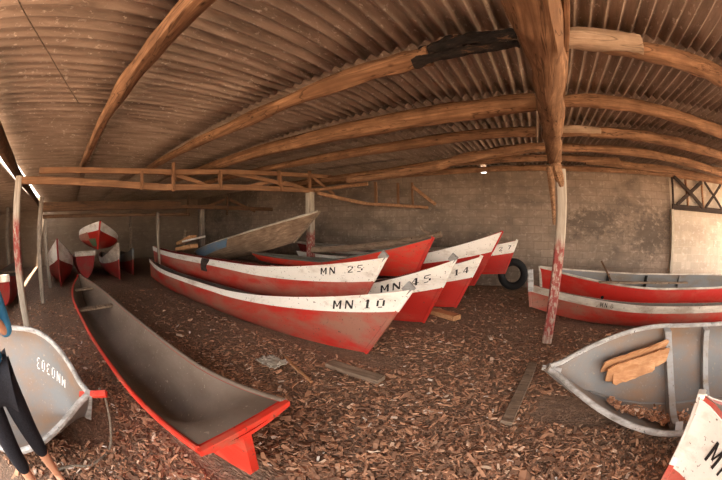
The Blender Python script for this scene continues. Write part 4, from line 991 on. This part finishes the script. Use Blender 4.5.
    skin_mesh('shirt', S, [(0, 1), (1, 2), (2, 3), (2, 4), (4, 5), (2, 6), (6, 7)], [(0.165, 0.140), (0.135, 0.112), (0.14, 0.105), 0.06, 0.066, 0.056, 0.066, 0.056], 'shirt', e, root=1)
    # hands with five fingers
    for s, sx in (('L', 1), ('R', -1)):
        wv = Vector(J['w' + s]); hp_ = Vector(J['hd' + s]); V = [wv, hp_]; E_ = [(0, 1)]; rr = [0.024, 0.03]
        for k, (off, ln) in enumerate(((-0.028, 0.065), (-0.010, 0.078), (0.010, 0.074), (0.027, 0.060))):
            b0 = V[1] + Vector((-sx * 0.008, 0.012, -off)); i0 = len(V)
            V += [b0, b0 + Vector((-sx * ln * 0.35, ln * 0.45, 0)), b0 + Vector((-sx * ln * 0.85, ln * 0.62, -0.004))]; E_ += [(1, i0), (i0, i0 + 1), (i0 + 1, i0 + 2)]; rr += [0.010, 0.009, 0.008]
        i0 = len(V); V += [wv + Vector((-sx * 0.03, 0.02, 0.028)), wv + Vector((-sx * 0.06, 0.05, 0.05))]; E_ += [(0, i0), (i0, i0 + 1)]; rr += [0.011, 0.009]
        skin_mesh('hand', V, E_, rr, 'skin', e)
    for s in 'LR':
        f = Vector(J['f' + s]); a = Vector(J['a' + s]); q = MB(); q.bar((a.x, a.y - 0.05, 0.012), (f.x + (f.x - a.x) * 0.4, f.y + 0.09, 0.012), 0.095, 0.024, seg=3); q.build('sandal', M['sandal'], e)
person()

# ------------------------------------------------------------------ light: daylight through the open front and sides
w = bpy.data.worlds.new('daylight'); scene.world = w; w.use_nodes = True
nt = w.node_tree; bg = nt.nodes['Background']
tc = N(nt, 'ShaderNodeTexCoord'); sp = N(nt, 'ShaderNodeSeparateXYZ'); nt.links.new(tc.outputs['Generated'], sp.inputs[0])
nt.links.new(ramp(nt, sp.outputs['Z'], [(0.0, (1.0, 0.90, 0.78)), (0.5, (0.95, 0.93, 0.92)), (1.0, (0.80, 0.90, 1.0))]), bg.inputs['Color'])
bg.inputs['Strength'].default_value = 5.0
sun = bpy.data.lights.new('sun', 'SUN'); sun.energy = 22.0; sun.angle = R(1.5); sun.color = (1.0, 0.92, 0.80)
so = bpy.data.objects.new('sun', sun); col.objects.link(so)
d = Vector((-0.12, -0.22, -0.95)); so.rotation_euler = d.to_track_quat('-Z', 'Y').to_euler(); so.location = (3, -6, 12)

# ------------------------------------------------------------------ camera: a fisheye, as the photograph was taken with
cd = bpy.data.cameras.new('camera'); co = bpy.data.objects.new('camera', cd); col.objects.link(co)
co.location = (0, 0, 1.6); co.rotation_euler = (R(90 - 3.05), 0, R(90 - 57.15))
cd.type = 'PANO'; cd.sensor_fit = 'HORIZONTAL'; cd.sensor_width = 36.0; cd.clip_start = 0.02; cd.clip_end = 200
tgt = cd if hasattr(cd, 'panorama_type') else cd.cycles
tgt.panorama_type = 'FISHEYE_EQUISOLID'
tgt.fisheye_lens = 306.5 / 722 * 36.0; tgt.fisheye_fov = R(200)
scene.camera = co
vs_ = scene.view_settings; vs_.view_transform = 'Standard'; vs_.look = 'None'; vs_.gamma = 1.0; vs_.use_curve_mapping = False
vs_.exposure = 0.75
scene.cycles.use_denoising = True
scene.cycles.max_bounces = 10; scene.cycles.diffuse_bounces = 8
scene.cycles.sample_clamp_indirect = 6
